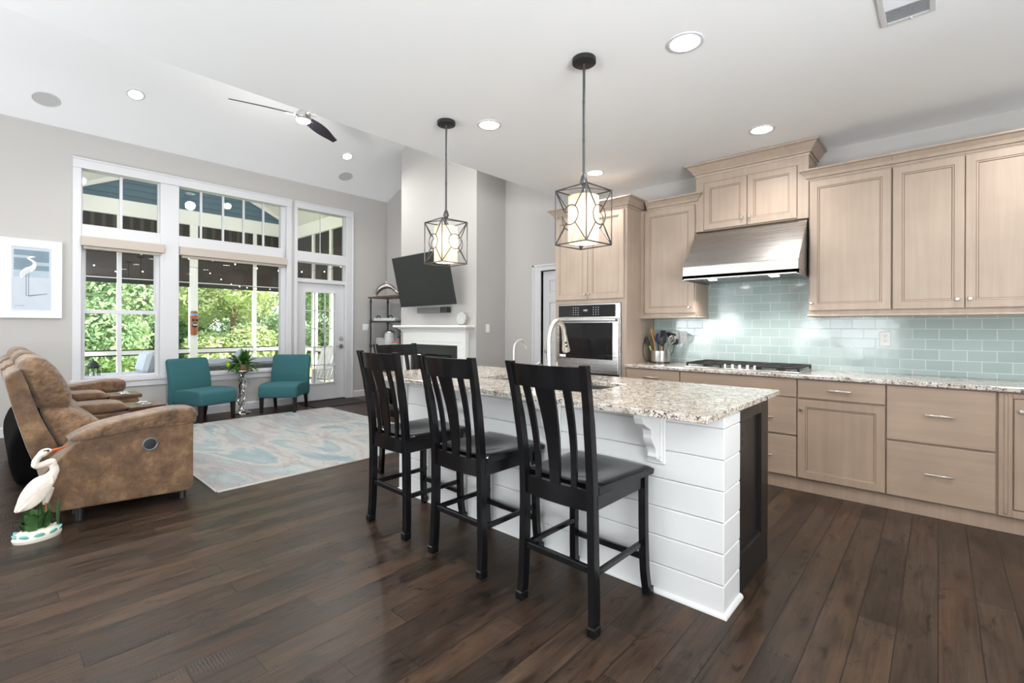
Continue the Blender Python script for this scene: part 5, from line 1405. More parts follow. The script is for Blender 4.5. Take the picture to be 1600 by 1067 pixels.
p0 = make_pendant('cage pendant lamp hanging above the sink end, in front of the television')
p0.location = (-2.767, 2.326, ZC); p0.rotation_euler = (0, 0, R(-5))
dup(p0, (-1.527, 2.310, ZC), R(-6), 'cage pendant lamp with its cage before the oven tower cabinet')
for x, y in ((-2.767, 2.326), (-1.527, 2.310)):
    light('pendant_bulb_light', 'POINT', (x, y, 1.90), 11, (1, 0.94, 0.85), shadow_soft_size=0.045)


def downlight(loc, lab, grp, tilt=0.0, r=0.075, energy=30):
    t = thing('recessed_downlight', lab, 'ceiling light', loc, 0, grp)
    t.rotation_euler = (0, -tilt, 0)
    m = MB(); m.lathe([(r + 0.018, 0), (r + 0.018, -0.004), (r + 0.012, -0.007), (r, -0.006), (r - 0.002, -0.001), (r + 0.018, 0.0)], n=36); m.build('trim_ring', M['trim'], t)
    m = MB(); m.lathe([(0.0, -0.0035), (r, -0.0035), (r, 0.0), (0, 0)], n=36); m.build('lit_lens', M['can'], t)
    light('downlight_glow', 'SPOT', (loc[0] + 0.02 * math.sin(tilt), loc[1], loc[2] - 0.03), energy, (1, 0.975, 0.94), (0, -tilt, 0), spot_size=R(150), spot_blend=0.9, shadow_soft_size=r)
    return t


G = 'recessed lights in the kitchen ceiling'
downlight((-1.030, 2.540, ZC), 'round recessed ceiling light closest to the air vent', G, r=0.078, energy=24)
downlight((-1.033, 4.050, ZC), 'round recessed ceiling light straight above the hood cabinet', G, energy=24)
downlight((-2.563, 2.580, ZC), 'round recessed ceiling light between the two pendant stems', G, energy=24)
downlight((-2.563, 4.080, ZC), 'round recessed ceiling light glowing just behind the larger pendant cage', G, energy=24)
for x, y in ((0.50, 2.54), (0.50, 4.05), (1.6, 0.6), (-1.03, -1.6), (1.6, -1.6), (-2.563, -1.9)):
    downlight((x, y, ZC), 'round recessed ceiling light beyond the picture edge', G, energy=24)
vz = lambda x: ZW + SL * (x - XW)
ang = math.atan(SL)
G = 'recessed lights in the sloped ceiling'
downlight((-7.05, 1.186, vz(-7.05) - 0.001), 'recessed light in the sloped ceiling above the double-hung window', G, ang, 0.07, 60)
downlight((-7.05, 3.875, vz(-7.05) - 0.001), 'recessed light in the sloped ceiling above the patio door', G, ang, 0.07, 60)
downlight((-7.05, -1.5, vz(-7.05) - 0.001), 'recessed light in the sloped ceiling beyond the picture edge', G, ang, 0.07, 60)
zz = ZR - SL * (-4.2 - XRG)
for y in (-1.5, 1.186, 3.6): downlight((-4.2, y, zz - 0.001), 'recessed light on the far slope hidden above the kitchen ceiling edge', 'hidden vault lights', -ang, 0.07, 60)
for y, lab in ((0.458, 'round grey in-ceiling speaker set by the wall end of the slope'), (4.095, 'round grey in-ceiling speaker above the patio door')):
    t = thing('ceiling_speaker', lab, 'speaker', (-7.497, y, vz(-7.497) - 0.001)); t.rotation_euler = (0, -ang, 0)
    m = MB(); m.lathe([(0.118, 0), (0.118, -0.005), (0.112, -0.008), (0.108, -0.006), (0.108, 0)], n=36); m.build('trim_ring', M['trim'], t)
    m = MB(); m.lathe([(0.0, -0.004), (0.109, -0.004), (0.109, 0), (0, 0)], n=36); m.build('grille', M['speaker'], t)
# air vent
t = thing('air_vent', 'white slotted air vent in the kitchen ceiling', 'vent', (-0.12, 2.93, ZC))
m = MB()
hx, hy = 0.105, 0.150
for x0, x1, y0, y1 in ((-hx, -hx + 0.024, -hy, hy), (hx - 0.024, hx, -hy, hy), (-hx + 0.024, hx - 0.024, -hy, -hy + 0.024), (-hx + 0.024, hx - 0.024, hy - 0.024, hy), (-hx + 0.024, hx - 0.024, -0.006, 0.006)): m.box(x0, x1, y0, y1, -0.008, 0, 0.002)
m.build('frame', M['trim'], t)
m = MB(); m.box(-hx + 0.02, hx - 0.02, -hy + 0.02, hy - 0.02, -0.001, 0); m.build('duct_opening', M['black'], t)
for k in range(22):
    y = -hy + 0.030 + 0.0112 * k + (0.010 if k > 10 else 0); s = 1 if k > 10 else -1
    m = MB(); m.X = Matrix.Translation((0, y, -0.004)) @ Matrix.Rotation(R(38) * s, 4, 'X'); m.box(-hx + 0.022, hx - 0.022, -0.0045, 0.0045, -0.0006, 0.0006); m.build('louver', M['trim'], t)
m = MB(); m.box(0.01, 0.018, hy - 0.02, hy - 0.006, -0.016, -0.006, 0.002); m.build('damper_lever', M['trim'], t)

# ceiling fan
FX, FY, FZ = -5.65, 2.541, 3.745
t = thing('ceiling_fan', 'black-bladed ceiling fan with a silver motor under the vault', 'ceiling fan', (FX, FY, FZ))
m = MB(); m.cyl((0, 0, 0.10), (0, 0, ZR - FZ), 0.013, n=12); m.build('downrod', M['nickel'], t)
m = MB(); m.lathe([(0.0, ZR - FZ), (0.07, ZR - FZ), (0.065, ZR - FZ - 0.06), (0.02, ZR - FZ - 0.09), (0, ZR - FZ - 0.09)], n=24); m.build('ceiling_canopy', M['nickel'], t)
m = MB(); m.lathe([(0.0, 0.11), (0.04, 0.11), (0.075, 0.085), (0.088, 0.05), (0.088, 0.01), (0.080, -0.012), (0.0, -0.012)], n=32); m.build('motor_housing', M['chrome'], t)
m = MB(); m.lathe([(0.0, -0.04), (0.05, -0.036), (0.076, -0.022), (0.082, -0.010), (0.0, -0.010)], n=32); m.build('light_dome', M['fanlight'], t)
for a, pitch in ((-105.7, 20), (124, 22), (8, 22)):
    X = Matrix.Rotation(R(a), 4, 'Z')
    m = MB(); m.X = X; m.tube([(0.07, 0.03, 0.045), (0.15, 0.015, 0.045), (0.20, 0.0, 0.045)], 0.006, 6); m.tube([(0.07, -0.03, 0.045), (0.15, -0.015, 0.045), (0.20, 0.0, 0.045)], 0.006, 6)
    br_ = m.build('blade_bracket', M['nickel'], t)
    m = MB(); m.X = X @ Matrix.Rotation(R(-pitch), 4, 'X')
    loops = []
    for k in range(11):
        u = k / 10; x = 0.11 + 0.66 * u; w = 0.055 + 0.030 * math.sin(PI * min(1, u * 1.15)) - 0.014 * u
        if k == 10: w *= 0.86
        zz = 0.045 + 0.004 * math.sin(PI * u)
        loops.append([(x, -w, zz - 0.004), (x, w * 0.9, zz - 0.004), (x, w * 0.9, zz + 0.004), (x, -w, zz + 0.004)])
    m.loft(loops); m.build('blade', M['blade'], t, bevel=0.002)

light('fan_lamp_light', 'POINT', (FX, FY, FZ - 0.24), 13, (1, 0.98, 0.95), shadow_soft_size=0.08)

# ================================================================== FIREPLACE AND TV
t = thing('fireplace_mantel', 'white fireplace mantel with a dark granite surround', 'fireplace', (-5.695, CY, 0))
m = WB(t)
x0, x1 = -6.44, -4.95; f = CY - 0.065
for xa, xb in ((x0, x0 + 0.175), (x1 - 0.175, x1)):
    m.box(xa, xb, f, CY, 0, 1.22, 0.003); m.box(xa - 0.012, xb + 0.012, f - 0.012, CY, 0, 0.16, 0.004)
    m.box(xa + 0.03, xb - 0.03, f - 0.010, f, 0.22, 0.98, 0.006)
m.box(x0 + 0.175, x1 - 0.175, f, CY, 1.012, 1.22, 0.003); m.box(x0 + 0.10, x1 - 0.10, f - 0.010, f, 1.05, 1.18, 0.006)
m.box(x0 + 0.165, x1 - 0.165, f - 0.014, f, 1.008, 1.028, 0.003)
m.build('surround', M['plaster'], t)
m = WB(t); P = [(0, 1.20), (0.012, 1.205), (0.02, 1.225), (0.05, 1.245), (0.075, 1.262), (0.085, 1.268), (0.085, 1.272), (0, 1.272)]
m.sweep([(x0 - 0.01, CY), (x0 - 0.01, f), (x1 + 0.01, f), (x1 + 0.01, CY)], P)
m.box(x0 - 0.125, x1 + 0.125, f - 0.115, CY, 1.270, 1.302, 0.006); m.build('mantel_shelf', M['plaster'], t)
m = WB(t); g = f + 0.03
m.box(x0 + 0.175, x1 - 0.175, g, CY, 0.86, 1.012); m.box(x0 + 0.175, -6.10, g, CY, 0, 0.86); m.box(-5.29, x1 - 0.175, g, CY, 0, 0.86); m.build('granite_surround', M['darkstone'], t)
m = WB(t); m.box(-6.10, -5.29, CY + 0.35, CY + 0.36, 0, 0.88); m.box(-6.12, -6.10, CY, CY + 0.36, 0, 0.88); m.box(-5.29, -5.27, CY, CY + 0.36, 0, 0.88); m.box(-6.10, -5.29, CY, CY + 0.36, 0.865, 0.885); m.build('firebox', M['brick'], t)
m = WB(t)
for za, zb in ((0.80, 0.845), (0.03, 0.08)): m.box(-6.10, -5.29, g - 0.015, g + 0.02, za, zb, 0.004)
for xa in (-6.10, -5.32): m.box(xa, xa + 0.03, g - 0.015, g + 0.02, 0.03, 0.845, 0.003)
m.build('firebox_frame', M['blackplastic'], t)

t = thing('television', 'large flat television tilted forward above the mantel', 'television', (-5.683, 4.315, 1.968))
t.rotation_euler = (Matrix.Rotation(-0.033, 4, 'Z') @ Matrix.Rotation(0.222, 4, 'X') @ Matrix.Rotation(-0.007, 4, 'Y')).to_euler()
W2, H2 = 0.68, 0.388
m = MB(); m.box(-W2, W2, 0.0, 0.03, -H2, H2, 0.005); m.box(-0.5, 0.5, 0.03, 0.06, -0.3, 0.12, 0.01); m.build('casing', M['blackplastic'], t)
m = MB(); m.box(-W2 + 0.011, W2 - 0.011, -0.002, 0.001, -H2 + 0.016, H2 - 0.011); m.build('screen', M['tv'], t)
m = MB(); m.box(-0.10, 0.10, 0.06, 0.10, -0.2, 0.2, 0.004); m.box(-0.03, 0.03, 0.08, 0.23, -0.10, -0.04); m.box(-0.03, 0.03, 0.08, 0.18, 0.02, 0.08); m.build('wall_bracket', M['black'], t)
t = thing('soundbar', 'grey soundbar on the chimney just below the television', 'soundbar', (-5.66, 4.52, 1.532))
m = MB(); m.box(-0.35, 0.20, -0.045, 0.045, -0.045, 0.04, 0.006); m.build('grille', M['silver'], t)
m = MB(); m.box(0.20, 0.35, -0.047, 0.045, -0.046, 0.041, 0.006); m.build('end_cap', M['blackplastic'], t)
m = MB(); m.box(-0.2, 0.2, 0.045, CY - 4.52, -0.02, 0.02); m.build('wall_bracket', M['silver'], t)
t = thing('glass_disc', 'round pale glass disc standing on the mantel', 'ornament', (-5.01, 4.50, 1.302))
m = MB(); m.lathe([(0.0, -0.012), (0.06, -0.014), (0.085, -0.016), (0.092, 0.0), (0.085, 0.014), (0.06, 0.010), (0.0, 0.012)], (0, 0, 0.097), 32, 'y'); m.build('disc', simple('pearly_disc', rgb(196, 198, 194), 0.25, var=0.35, vscale=30), t)
m = MB(); m.box(-0.04, 0.04, -0.03, 0.03, 0, 0.012, 0.003); m.tube([(-0.035, 0.02, 0.01), (-0.03, 0.025, 0.06)], 0.004, 6); m.tube([(0.035, 0.02, 0.01), (0.03, 0.025, 0.06)], 0.004, 6); m.build('stand', M['pewter'], t)

# etagere in the niche
t = thing('etagere_shelf', 'dark iron and wood etagere in the niche beside the chimney', 'shelf unit', (-7.22, 4.90, 0))
ex0, ex1, ey0, ey1 = -7.72, -6.72, 4.72, 5.08
ZS = (1.822, 1.378, 0.940, 0.50, 0.12)
for k, zz in enumerate(ZS):
    m = WB(t); m.box(ex0 - 0.04, ex1 + 0.04, ey0 - 0.04, ey1 + 0.04, zz - 0.028, zz, 0.004) if k == 0 else m.box(ex0 - 0.01, ex1 + 0.01, ey0 - 0.01, ey1 + 0.01, zz - 0.022, zz, 0.003)
    m.build('shelf_board', M['shelfwood'] if k == 0 else M['espresso'], t)
for x in (ex0, ex1):
    for y in (ey0, ey1):
        m = WB(t); m.cyl((x, y, 0), (x, y, ZS[0] - 0.02), 0.015, n=12)
        for zz in ZS[1:]: m.cyl((x, y, zz - 0.045), (x, y, zz + 0.022), 0.022, n=12)
        m.cyl((x, y, ZS[0] - 0.10), (x, y, ZS[0] - 0.07), 0.022, n=12); m.build('post', M['iron'], t)
m = WB(t); m.tube([(ex0, ey1, 1.37), (ex1, ey1, 0.93)], 0.006, 6); m.tube([(ex1, ey1, 1.37), (ex0, ey1, 0.93)], 0.006, 6); m.build('cross_brace', M['iron'], t)
# dolphin sculpture
t = thing('dolphin_sculpture', 'arched pewter dolphin sculpture on the etagere top', 'sculpture', (-7.42, 4.86, ZS[0]))
t.rotation_euler = (0, 0, R(38))
m = MB(); m.tube(spline([(-0.20, 0, 0.02), (-0.17, 0, 0.09), (-0.10, 0, 0.165), (0.0, 0, 0.195), (0.10, 0, 0.165), (0.17, 0, 0.09), (0.20, 0, 0.02)], 4), [0.010, 0.016, 0.022, 0.028, 0.034, 0.040, 0.044, 0.047, 0.049, 0.050, 0.050, 0.050, 0.048, 0.046, 0.043, 0.040, 0.036, 0.032, 0.028, 0.024, 0.020, 0.016, 0.013, 0.011, 0.008], 12); m.build('body', M['pewter'], t)
m = MB(); m.loft([[(-0.02, -0.006, 0.235), (0.05, -0.006, 0.225), (0.05, 0.006, 0.225), (-0.02, 0.006, 0.235)], [(-0.045, -0.002, 0.285), (-0.03, -0.002, 0.285), (-0.03, 0.002, 0.285), (-0.045, 0.002, 0.285)]]); m.build('dorsal_fin', M['pewter'], t)
m = MB(); m.box(-0.215, -0.165, -0.07, 0.07, 0.0, 0.02, 0.006); m.box(0.17, 0.215, -0.03, 0.03, 0, 0.02, 0.005); m.build('tail_fluke', M['pewter'], t)
t = thing('dolphin_sculpture', 'smaller pewter dolphin peeping out behind the television edge', 'sculpture', (-6.98, 4.82, ZS[0])); t.rotation_euler = (0, 0, R(20))
m = MB(); m.tube(spline([(-0.09, 0, 0.13), (-0.05, 0, 0.06), (0.02, 0, 0.04), (0.08, 0, 0.06)], 4), [0.008, 0.012, 0.018, 0.024, 0.028, 0.03, 0.03, 0.03, 0.028, 0.025, 0.02, 0.014, 0.008], 10); m.box(-0.03, 0.05, -0.03, 0.03, 0, 0.03, 0.005); m.build('body', M['pewter'], t)
t = thing('serving_tray', 'pale serving tray with two dark loop handles on the etagere', 'tray', (-7.30, 4.89, ZS[1]))
m = MB(); m.box(-0.38, 0.30, -0.14, 0.14, 0, 0.008)
for a, b2, c, d_ in ((-0.38, 0.30, -0.14, -0.128), (-0.38, 0.30, 0.128, 0.14), (-0.38, -0.368, -0.14, 0.14), (0.288, 0.30, -0.14, 0.14)): m.box(a, b2, c, d_, 0, 0.055, 0.003)
m.build('tray_box', M['clearglass'], t)
for xx in (-0.22, 0.16):
    m = MB(); m.tube(spline([(xx - 0.06, -0.134, 0.045), (xx - 0.045, -0.134, 0.085), (xx, -0.134, 0.10), (xx + 0.045, -0.134, 0.085), (xx + 0.06, -0.134, 0.045)], 4), 0.008, 8); m.build('handle', M['black'], t)
t = thing('wire_basket', 'white wire basket on the lower etagere shelf', 'basket', (-7.42, 4.88, ZS[2]))
m = MB()
for k in range(17):
    x = -0.20 + 0.025 * k
    for y in (-0.11, 0.11): m.tube([(x, y, 0.004), (x, y, 0.13)], 0.0025, 5)
for k in range(9):
    y = -0.11 + 0.0275 * k
    for x in (-0.2, 0.2): m.tube([(x, y, 0.004), (x, y, 0.13)], 0.0025, 5)
for zz in (0.005, 0.045, 0.088, 0.13): m.tube([(-0.2, -0.11, zz), (0.2, -0.11, zz), (0.2, 0.11, zz), (-0.2, 0.11, zz)], 0.003, 5, closed=True)
m.box(-0.2, 0.2, -0.11, 0.11, 0, 0.004); m.build('wire_frame', M['paper'], t)
t = thing('glass_jar', 'clear lidded glass jar standing in the wire basket', 'jar', (-7.36, 4.89, ZS[2] + 0.005))
m = MB(); m.lathe([(0.0, 0), (0.085, 0.0), (0.095, 0.02), (0.095, 0.19), (0.08, 0.21), (0.08, 0.23), (0.0, 0.23)], n=24); m.build('body', M['clearglass'], t)
m = MB(); m.lathe([(0.0, 0.23), (0.085, 0.23), (0.085, 0.25), (0.03, 0.265), (0.0, 0.27)], n=24); m.build('lid', M['pewter'], t)
t = thing('round_tin', 'mint tin with a coral lid beside the wire basket', 'tin', (-7.06, 4.84, ZS[2]))
m = MB(); m.lathe([(0.0, 0), (0.085, 0), (0.085, 0.05), (0.0, 0.05)], n=24); m.build('body', M['mint'], t)
m = MB(); m.lathe([(0.0, 0.05), (0.088, 0.05), (0.088, 0.075), (0.0, 0.08)], n=24); m.build('lid', M['coral'], t)

# ================================================================== LIVING ROOM
t = thing('area_rug', 'pale blue and grey watercolour-pattern area rug on the dark floor', 'rug', (-5.62, 2.40, 0))
m = MB(); m.box(-1.52, 1.52, -1.21, 1.21, 0.0005, 0.011, 0.003); m.build('pile', M['rug'], t)
m = MB()
for a in (-1.523, 1.517): m.box(a, a + 0.006, -1.213, 1.213, 0.0005, 0.012)
for a in (-1.213, 1.207): m.box(-1.523, 1.523, a, a + 0.006, 0.0005, 0.012)
m.build('binding', simple('rug_binding', rgb(206, 200, 190), 0.9), t)
m = MB(); m.X = Matrix.Translation((-7.50, 3.92, 0)); m.box(-0.30, 0.30, -0.47, 0.47, 0.0005, 0.014, 0.004); tag(m.build('door_mat', M['mat_']), 'dark speckled door mat in front of the patio door', 'mat')


def closed_spline(pts, n=4):
    k = len(pts); out = []
    for i in range(k):
        p0, p1, p2, p3 = (Vector(pts[(i + j) % k]) for j in (-1, 0, 1, 2))
        for q in range(n):
            u = q / n
            out.append(0.5 * ((2 * p1) + (p2 - p0) * u + (2 * p0 - 5 * p1 + 4 * p2 - p3) * u * u + (3 * p1 - p0 - 3 * p2 + p3) * u ** 3))
    return out


def puff(mb, prof, x0, x1, rc=0.05, bulge=0.0, seg=10, n=4, pinch=None):
    """profile (y,z) swept along X with rounded ends, optional bulge in the middle and crosswise stitch pinches"""
    P = closed_spline([(p[0], p[1]) for p in prof], n) if n > 1 else [Vector(p) for p in prof]
    cy = sum(p[0] for p in P) / len(P); cz = sum(p[1] for p in P) / len(P)
    size = sum(((p[0] - cy) ** 2 + (p[1] - cz) ** 2) ** 0.5 for p in P) / len(P)
    L_ = abs(x1 - x0); rc = min(rc, L_ * 0.45)
    st = [rc * (1 - math.cos(q * PI / 10)) for q in range(6)]
    mids = [rc + (L_ - 2 * rc) * q / seg for q in range(1, seg)]
    xs = st + mids + [L_ - a for a in st[::-1]]
    loops = []
    for a in xs:
        e = min(a, L_ - a); ins = rc - math.sqrt(max(0, rc * rc - (rc - min(e, rc)) ** 2))
        u = a / L_; sc = 1 - ins / size + bulge * math.sin(PI * u)
        if pinch:
            for pu in pinch: sc -= 0.05 * math.exp(-((u - pu) / 0.02) ** 2)
        loops.append([(x0 + (x1 - x0) * u, cy + (p[0] - cy) * sc, cz + (p[1] - cz) * sc) for p in P])
    mb.loft(loops, smooth=True)
    return mb


t = thing('reclining_sofa', 'brown suede three-seat reclining sofa with console armrests', 'sofa', (-5.6, 0.62, 0))
SU = M['suede']
ARM = [(1.045, 0.545), (1.075, 0.585), (1.072, 0.635), (1.035, 0.668), (0.90, 0.672), (0.765, 0.655), (0.64, 0.638), (0.525, 0.615), (0.42, 0.575), (0.365, 0.535), (0.42, 0.52), (0.66, 0.545), (0.86, 0.55)]
SIDE = [(1.030, 0.055), (1.048, 0.10), (1.048, 0.56), (0.66, 0.57), (0.42, 0.545), (0.23, 0.33), (0.285, 0.095)]
for xa, xb, lb in ((-4.13, -4.375, 0), (-7.07, -6.825, 1)):
    s = 1 if lb == 0 else -1
    m = WB(t); m.prism(SIDE, 'x', xa - 0.008 * s, xb); pn = m.build('arm_panel', SU, t, bevel=0.014, segs=3)
    m = WB(t); puff(m, ARM, xa + 0.004 * s, xb - 0.01 * s, 0.055, seg=6); m.build('arm_pad', M['gathered'], t)
    if lb == 0:
        m = WB(t); m.lathe([(0.046, 0.0), (0.046, -0.006), (0.040, -0.010), (0.034, -0.004), (0.034, 0.002)][::-1], (xa - 0.007, 0.785, 0.440), 28, 'x', cap=False); m.lathe([(0.046, -0.012), (0.047, 0.004), (0.041, 0.007), (0.035, 0.003), (0.035, -0.012)], (xa - 0.006, 0.785, 0.440), 28, 'x', cap=False); rb = m.build('recliner_ring', M['silver'], pn)
        m = WB(t); m.lathe([(0.0, 0.003), (0.035, 0.001), (0.035, -0.01), (0, -0.01)], (xa - 0.006, 0.785, 0.440), 28, 'x'); m.build('recliner_button', M['blackplastic'], pn)
seats = ((-4.375, -4.985), (-5.295, -5.905), (-6.215, -6.825))
SHELL = [(0.098, 0.955), (0.125, 0.978), (0.165, 0.965), (0.245, 0.685), (0.345, 0.425), (0.37, 0.30), (0.31, 0.13), (0.285, 0.17), (0.18, 0.49), (0.088, 0.90)]
HEAD = [(0.165, 0.93), (0.145, 1.005), (0.175, 1.055), (0.225, 1.067), (0.285, 1.038), (0.345, 0.955), (0.392, 0.845), (0.405, 0.76), (0.375, 0.705), (0.315, 0.70), (0.235, 0.73), (0.195, 0.82)]
LUMB = [(0.25, 0.715), (0.32, 0.725), (0.385, 0.712), (0.455, 0.672), (0.53, 0.615), (0.60, 0.535), (0.615, 0.465), (0.54, 0.42), (0.40, 0.40), (0.335, 0.455), (0.29, 0.58)]
SEAT = [(0.45, 0.30), (0.42, 0.40), (0.50, 0.47), (0.70, 0.485), (0.90, 0.488), (1.02, 0.475), (1.075, 0.42), (1.08, 0.35), (1.05, 0.30), (0.75, 0.28)]
FOOT = [(1.02, 0.10), (1.01, 0.20), (1.02, 0.33), (1.06, 0.345), (1.085, 0.28), (1.088, 0.19), (1.075, 0.11), (1.045, 0.085)]
for xa, xb in seats:
    m = WB(t); puff(m, SHELL, xa + 0.01, xb - 0.01, 0.02, seg=4, n=3); m.build('back_shell', SU, t)
    m = WB(t); puff(m, HEAD, xa - 0.005, xb + 0.005, 0.09, 0.02, pinch=(0.5,), seg=24); m.build('headrest_cushion', M['gathered'], t)
    m = WB(t); puff(m, LUMB, xa, xb, 0.06, 0.02, pinch=(0.33, 0.67), seg=24); m.build('lumbar_cushion', M['gathered'], t)
    m = WB(t); puff(m, SEAT, xa - 0.003, xb + 0.003, 0.06, 0.015, pinch=(0.5,), seg=24); m.build('seat_cushion', SU, t)
    m = WB(t); puff(m, FOOT, xa - 0.003, xb + 0.003, 0.03, 0.02); m.build('footrest', SU, t)
m = WB(t); m.box(-6.83, -4.37, 0.33, 1.0, 0.07, 0.30, 0.01); m.build('base_frame', M['darkcloth'], t)
m = WB(t); puff(m, [(0.21, 0.47), (0.175, 0.475), (0.145, 0.41), (0.125, 0.32), (0.130, 0.18), (0.17, 0.04), (0.24, 0.03), (0.32, 0.06), (0.28, 0.25), (0.22, 0.42)], -6.82, -5.30, 0.05, seg=6); m.build('back_lining', M['darkcloth'], t)
for xa, xb in ((-4.985, -5.295), (-5.905, -6.215)):
    m = WB(t); m.box(xb + 0.004, xa - 0.004, 0.34, 1.03, 0.08, 0.565, 0.012); cs = m.build('console_body', SU, t)
    m = WB(t); puff(m, [(0.38, 0.575), (0.37, 0.61), (0.42, 0.645), (0.60, 0.652), (0.74, 0.645), (0.795, 0.615), (0.79, 0.58), (0.60, 0.568)], xa - 0.006, xb + 0.006, 0.045, seg=8); m.build('console_lid', SU, t)
    m = WB(t); puff(m, [(0.16, 0.90), (0.19, 0.94), (0.24, 0.93), (0.33, 0.70), (0.42, 0.58), (0.40, 0.55), (0.30, 0.55), (0.22, 0.72)], xa - 0.006, xb + 0.006, 0.03, seg=4); m.build('console_back', SU, t)
    m = WB(t); m.box(xb + 0.002, xa - 0.002, 0.80, 1.055, 0.565, 0.600, 0.006); tr = m.build('console_tray', M['darktray'], t)
    for q in (0.28, 0.72):
        xc = xa + (xb - xa) * q
        m = WB(t); m.lathe([(0.036, 0.595), (0.048, 0.597), (0.050, 0.604), (0.042, 0.607), (0.037, 0.602), (0.036, 0.595)], (xc, 0.93, 0), 26); cu = m.build('cup_holder', M['chrome'], tr)
        m = WB(t); m.lathe([(0.0, 0.601), (0.037, 0.601), (0.037, 0.603), (0, 0.603)], (xc, 0.93, 0), 26); m.build('cup_holder_well', M['black'], tr)
for x in (-4.19, -4.36, -6.85, -7.02):
    m = WB(t); m.cyl((x, 0.99, 0), (x, 0.99, 0.075), 0.024, 0.020, n=14); m.build('foot', M['blackplastic'], t)
    m = WB(t); m.cyl((x, 0.42, 0), (x, 0.42, 0.11), 0.020, n=14); m.build('foot', M['blackplastic'], t)

# slipper chairs
def slipper(loc, rz, lab, hw):
    t = thing('slipper_chair', lab, 'chair', loc, rz, 'teal armless chairs')
    SE = [(-0.24, 0.235), (-0.245, 0.36), (-0.20, 0.415), (0.0, 0.432), (0.20, 0.428), (0.275, 0.405), (0.295, 0.36), (0.29, 0.24), (0.20, 0.232), (0.0, 0.232)]
    m = MB(); m.X = Matrix.Rotation(-PI / 2, 4, 'Z'); puff(m, SE, -hw, hw, 0.035, 0.0, n=3); m.build('seat', M['teal'], t)
    BK = [(-0.235, 0.22), (-0.225, 0.42), (-0.25, 0.60), (-0.305, 0.80), (-0.322, 0.826), (-0.352, 0.830), (-0.375, 0.812), (-0.37, 0.78), (-0.335, 0.60), (-0.315, 0.42), (-0.32, 0.22)]
    m = MB(); m.X = Matrix.Rotation(-PI / 2, 4, 'Z'); puff(m, BK, -hw - 0.004, hw + 0.004, 0.025, 0.0, n=3); m.build('backrest', M['teal'], t)
    for sy in (-1, 1):
        m = MB(); m.rects([(0.255, sy * (hw - 0.04), 0), (0.250, sy * (hw - 0.04), 0.24)], [0.036, 0.052], [0.036, 0.052]); m.build('front_leg', M['espresso'], t, bevel=0.003)
        m = MB(); m.rects([(-0.31, sy * (hw - 0.04), 0), (-0.265, sy * (hw - 0.04), 0.24)], [0.034, 0.05], [0.034, 0.05]); m.build('rear_leg', M['espresso'], t, bevel=0.003)
    return t


slipper((-7.466, 2.012, 0), R(21.2), 'teal armless slipper chair before the mullion, closer to the sofa', 0.272)
slipper((-7.407, 3.055, 0), R(-41), 'teal armless slipper chair beside the patio door mat', 0.272)

# silver accent table and plant
TX, TYY = -7.62, 2.535
t = thing('accent_table', 'silver twisted-branch pedestal table between the teal chairs', 'side table', (TX, TYY, 0))
m = MB(); m.lathe([(0.0, 0.618), (0.155, 0.618), (0.162, 0.626), (0.160, 0.636), (0.0, 0.638)], n=36); m.build('tabletop', M['chrome'], t)
m = MB()
for k in range(3):
    a0 = k * 2 * PI / 3
    m.tube([(0.026 * (1 + 0.8 * abs(math.sin(z * 9))) * math.cos(a0 + z * 12), 0.026 * (1 + 0.8 * abs(math.sin(z * 9))) * math.sin(a0 + z * 12), z) for z in np.linspace(0.05, 0.52, 40)], 0.011, 8)
m.tube([(0, 0, 0.03), (0, 0, 0.2), (0.012, 0, 0.35), (0, 0, 0.54)], [0.02, 0.012, 0.012, 0.016], 8)
for k in range(6): a = k * PI / 3; m.tube(spline([(0, 0, 0.50), (0.03 * math.cos(a), 0.03 * math.sin(a), 0.57), (0.08 * math.cos(a), 0.08 * math.sin(a), 0.618)], 3), [0.012] * 3 + [0.008] * 4, 6)
m.build('twisted_stem', M['chrome'], t)
m = MB(); m.lathe([(0.0, 0.0), (0.125, 0.0), (0.12, 0.012), (0.085, 0.03), (0.045, 0.05), (0.028, 0.085), (0.0, 0.09)], n=30); m.build('pedestal_foot', M['chrome'], t)
t = thing('potted_plant', 'leafy green houseplant in a woven basket on the silver table', 'plant', (TX, TYY, 0.638))
m = MB(); m.lathe([(0.0, 0), (0.085, 0.0), (0.105, 0.03), (0.112, 0.075), (0.104, 0.08), (0.098, 0.07), (0.0, 0.066)], n=28); m.build('basket', M['basket'], t)


def leaves(t, name, mat, n, seed, r0, rz, zc, lw, ll):
    rnd = random.Random(seed); m = MB()
    for k in range(n):
        a = rnd.random() * 2 * PI; el = rnd.uniform(0.05, 1.35); L_ = rnd.uniform(*ll); w = rnd.uniform(*lw)
        d_ = Vector((math.cos(a) * math.cos(el), math.sin(a) * math.cos(el), math.sin(el))); side = Vector((-math.sin(a), math.cos(a), 0)); b0 = Vector((math.cos(a) * 0.04, math.sin(a) * 0.04, zc))
        L0 = []; 
        for q in range(6):
            u = q / 5; c = b0 + d_ * (L_ * u) + Vector((0, 0, -0.11 * u * u * (1.3 - el * 0.6))); ww = w * math.sin(PI * (0.12 + 0.86 * u)) if u < 1 else 0.001
            if u < 0.35: ww *= 0.25
            up = Vector((0, 0, 1)) * ww * 0.25
            L0 += [tuple(c - side * ww + up), tuple(c), tuple(c + side * ww + up)]
        m.add(L0, [(3 * q + j, 3 * q + j + 1, 3 * q + j + 4, 3 * q + j + 3) for q in range(5) for j in (0, 1)], True)
    return m.build(name, mat, t, recalc=False, auto=180)


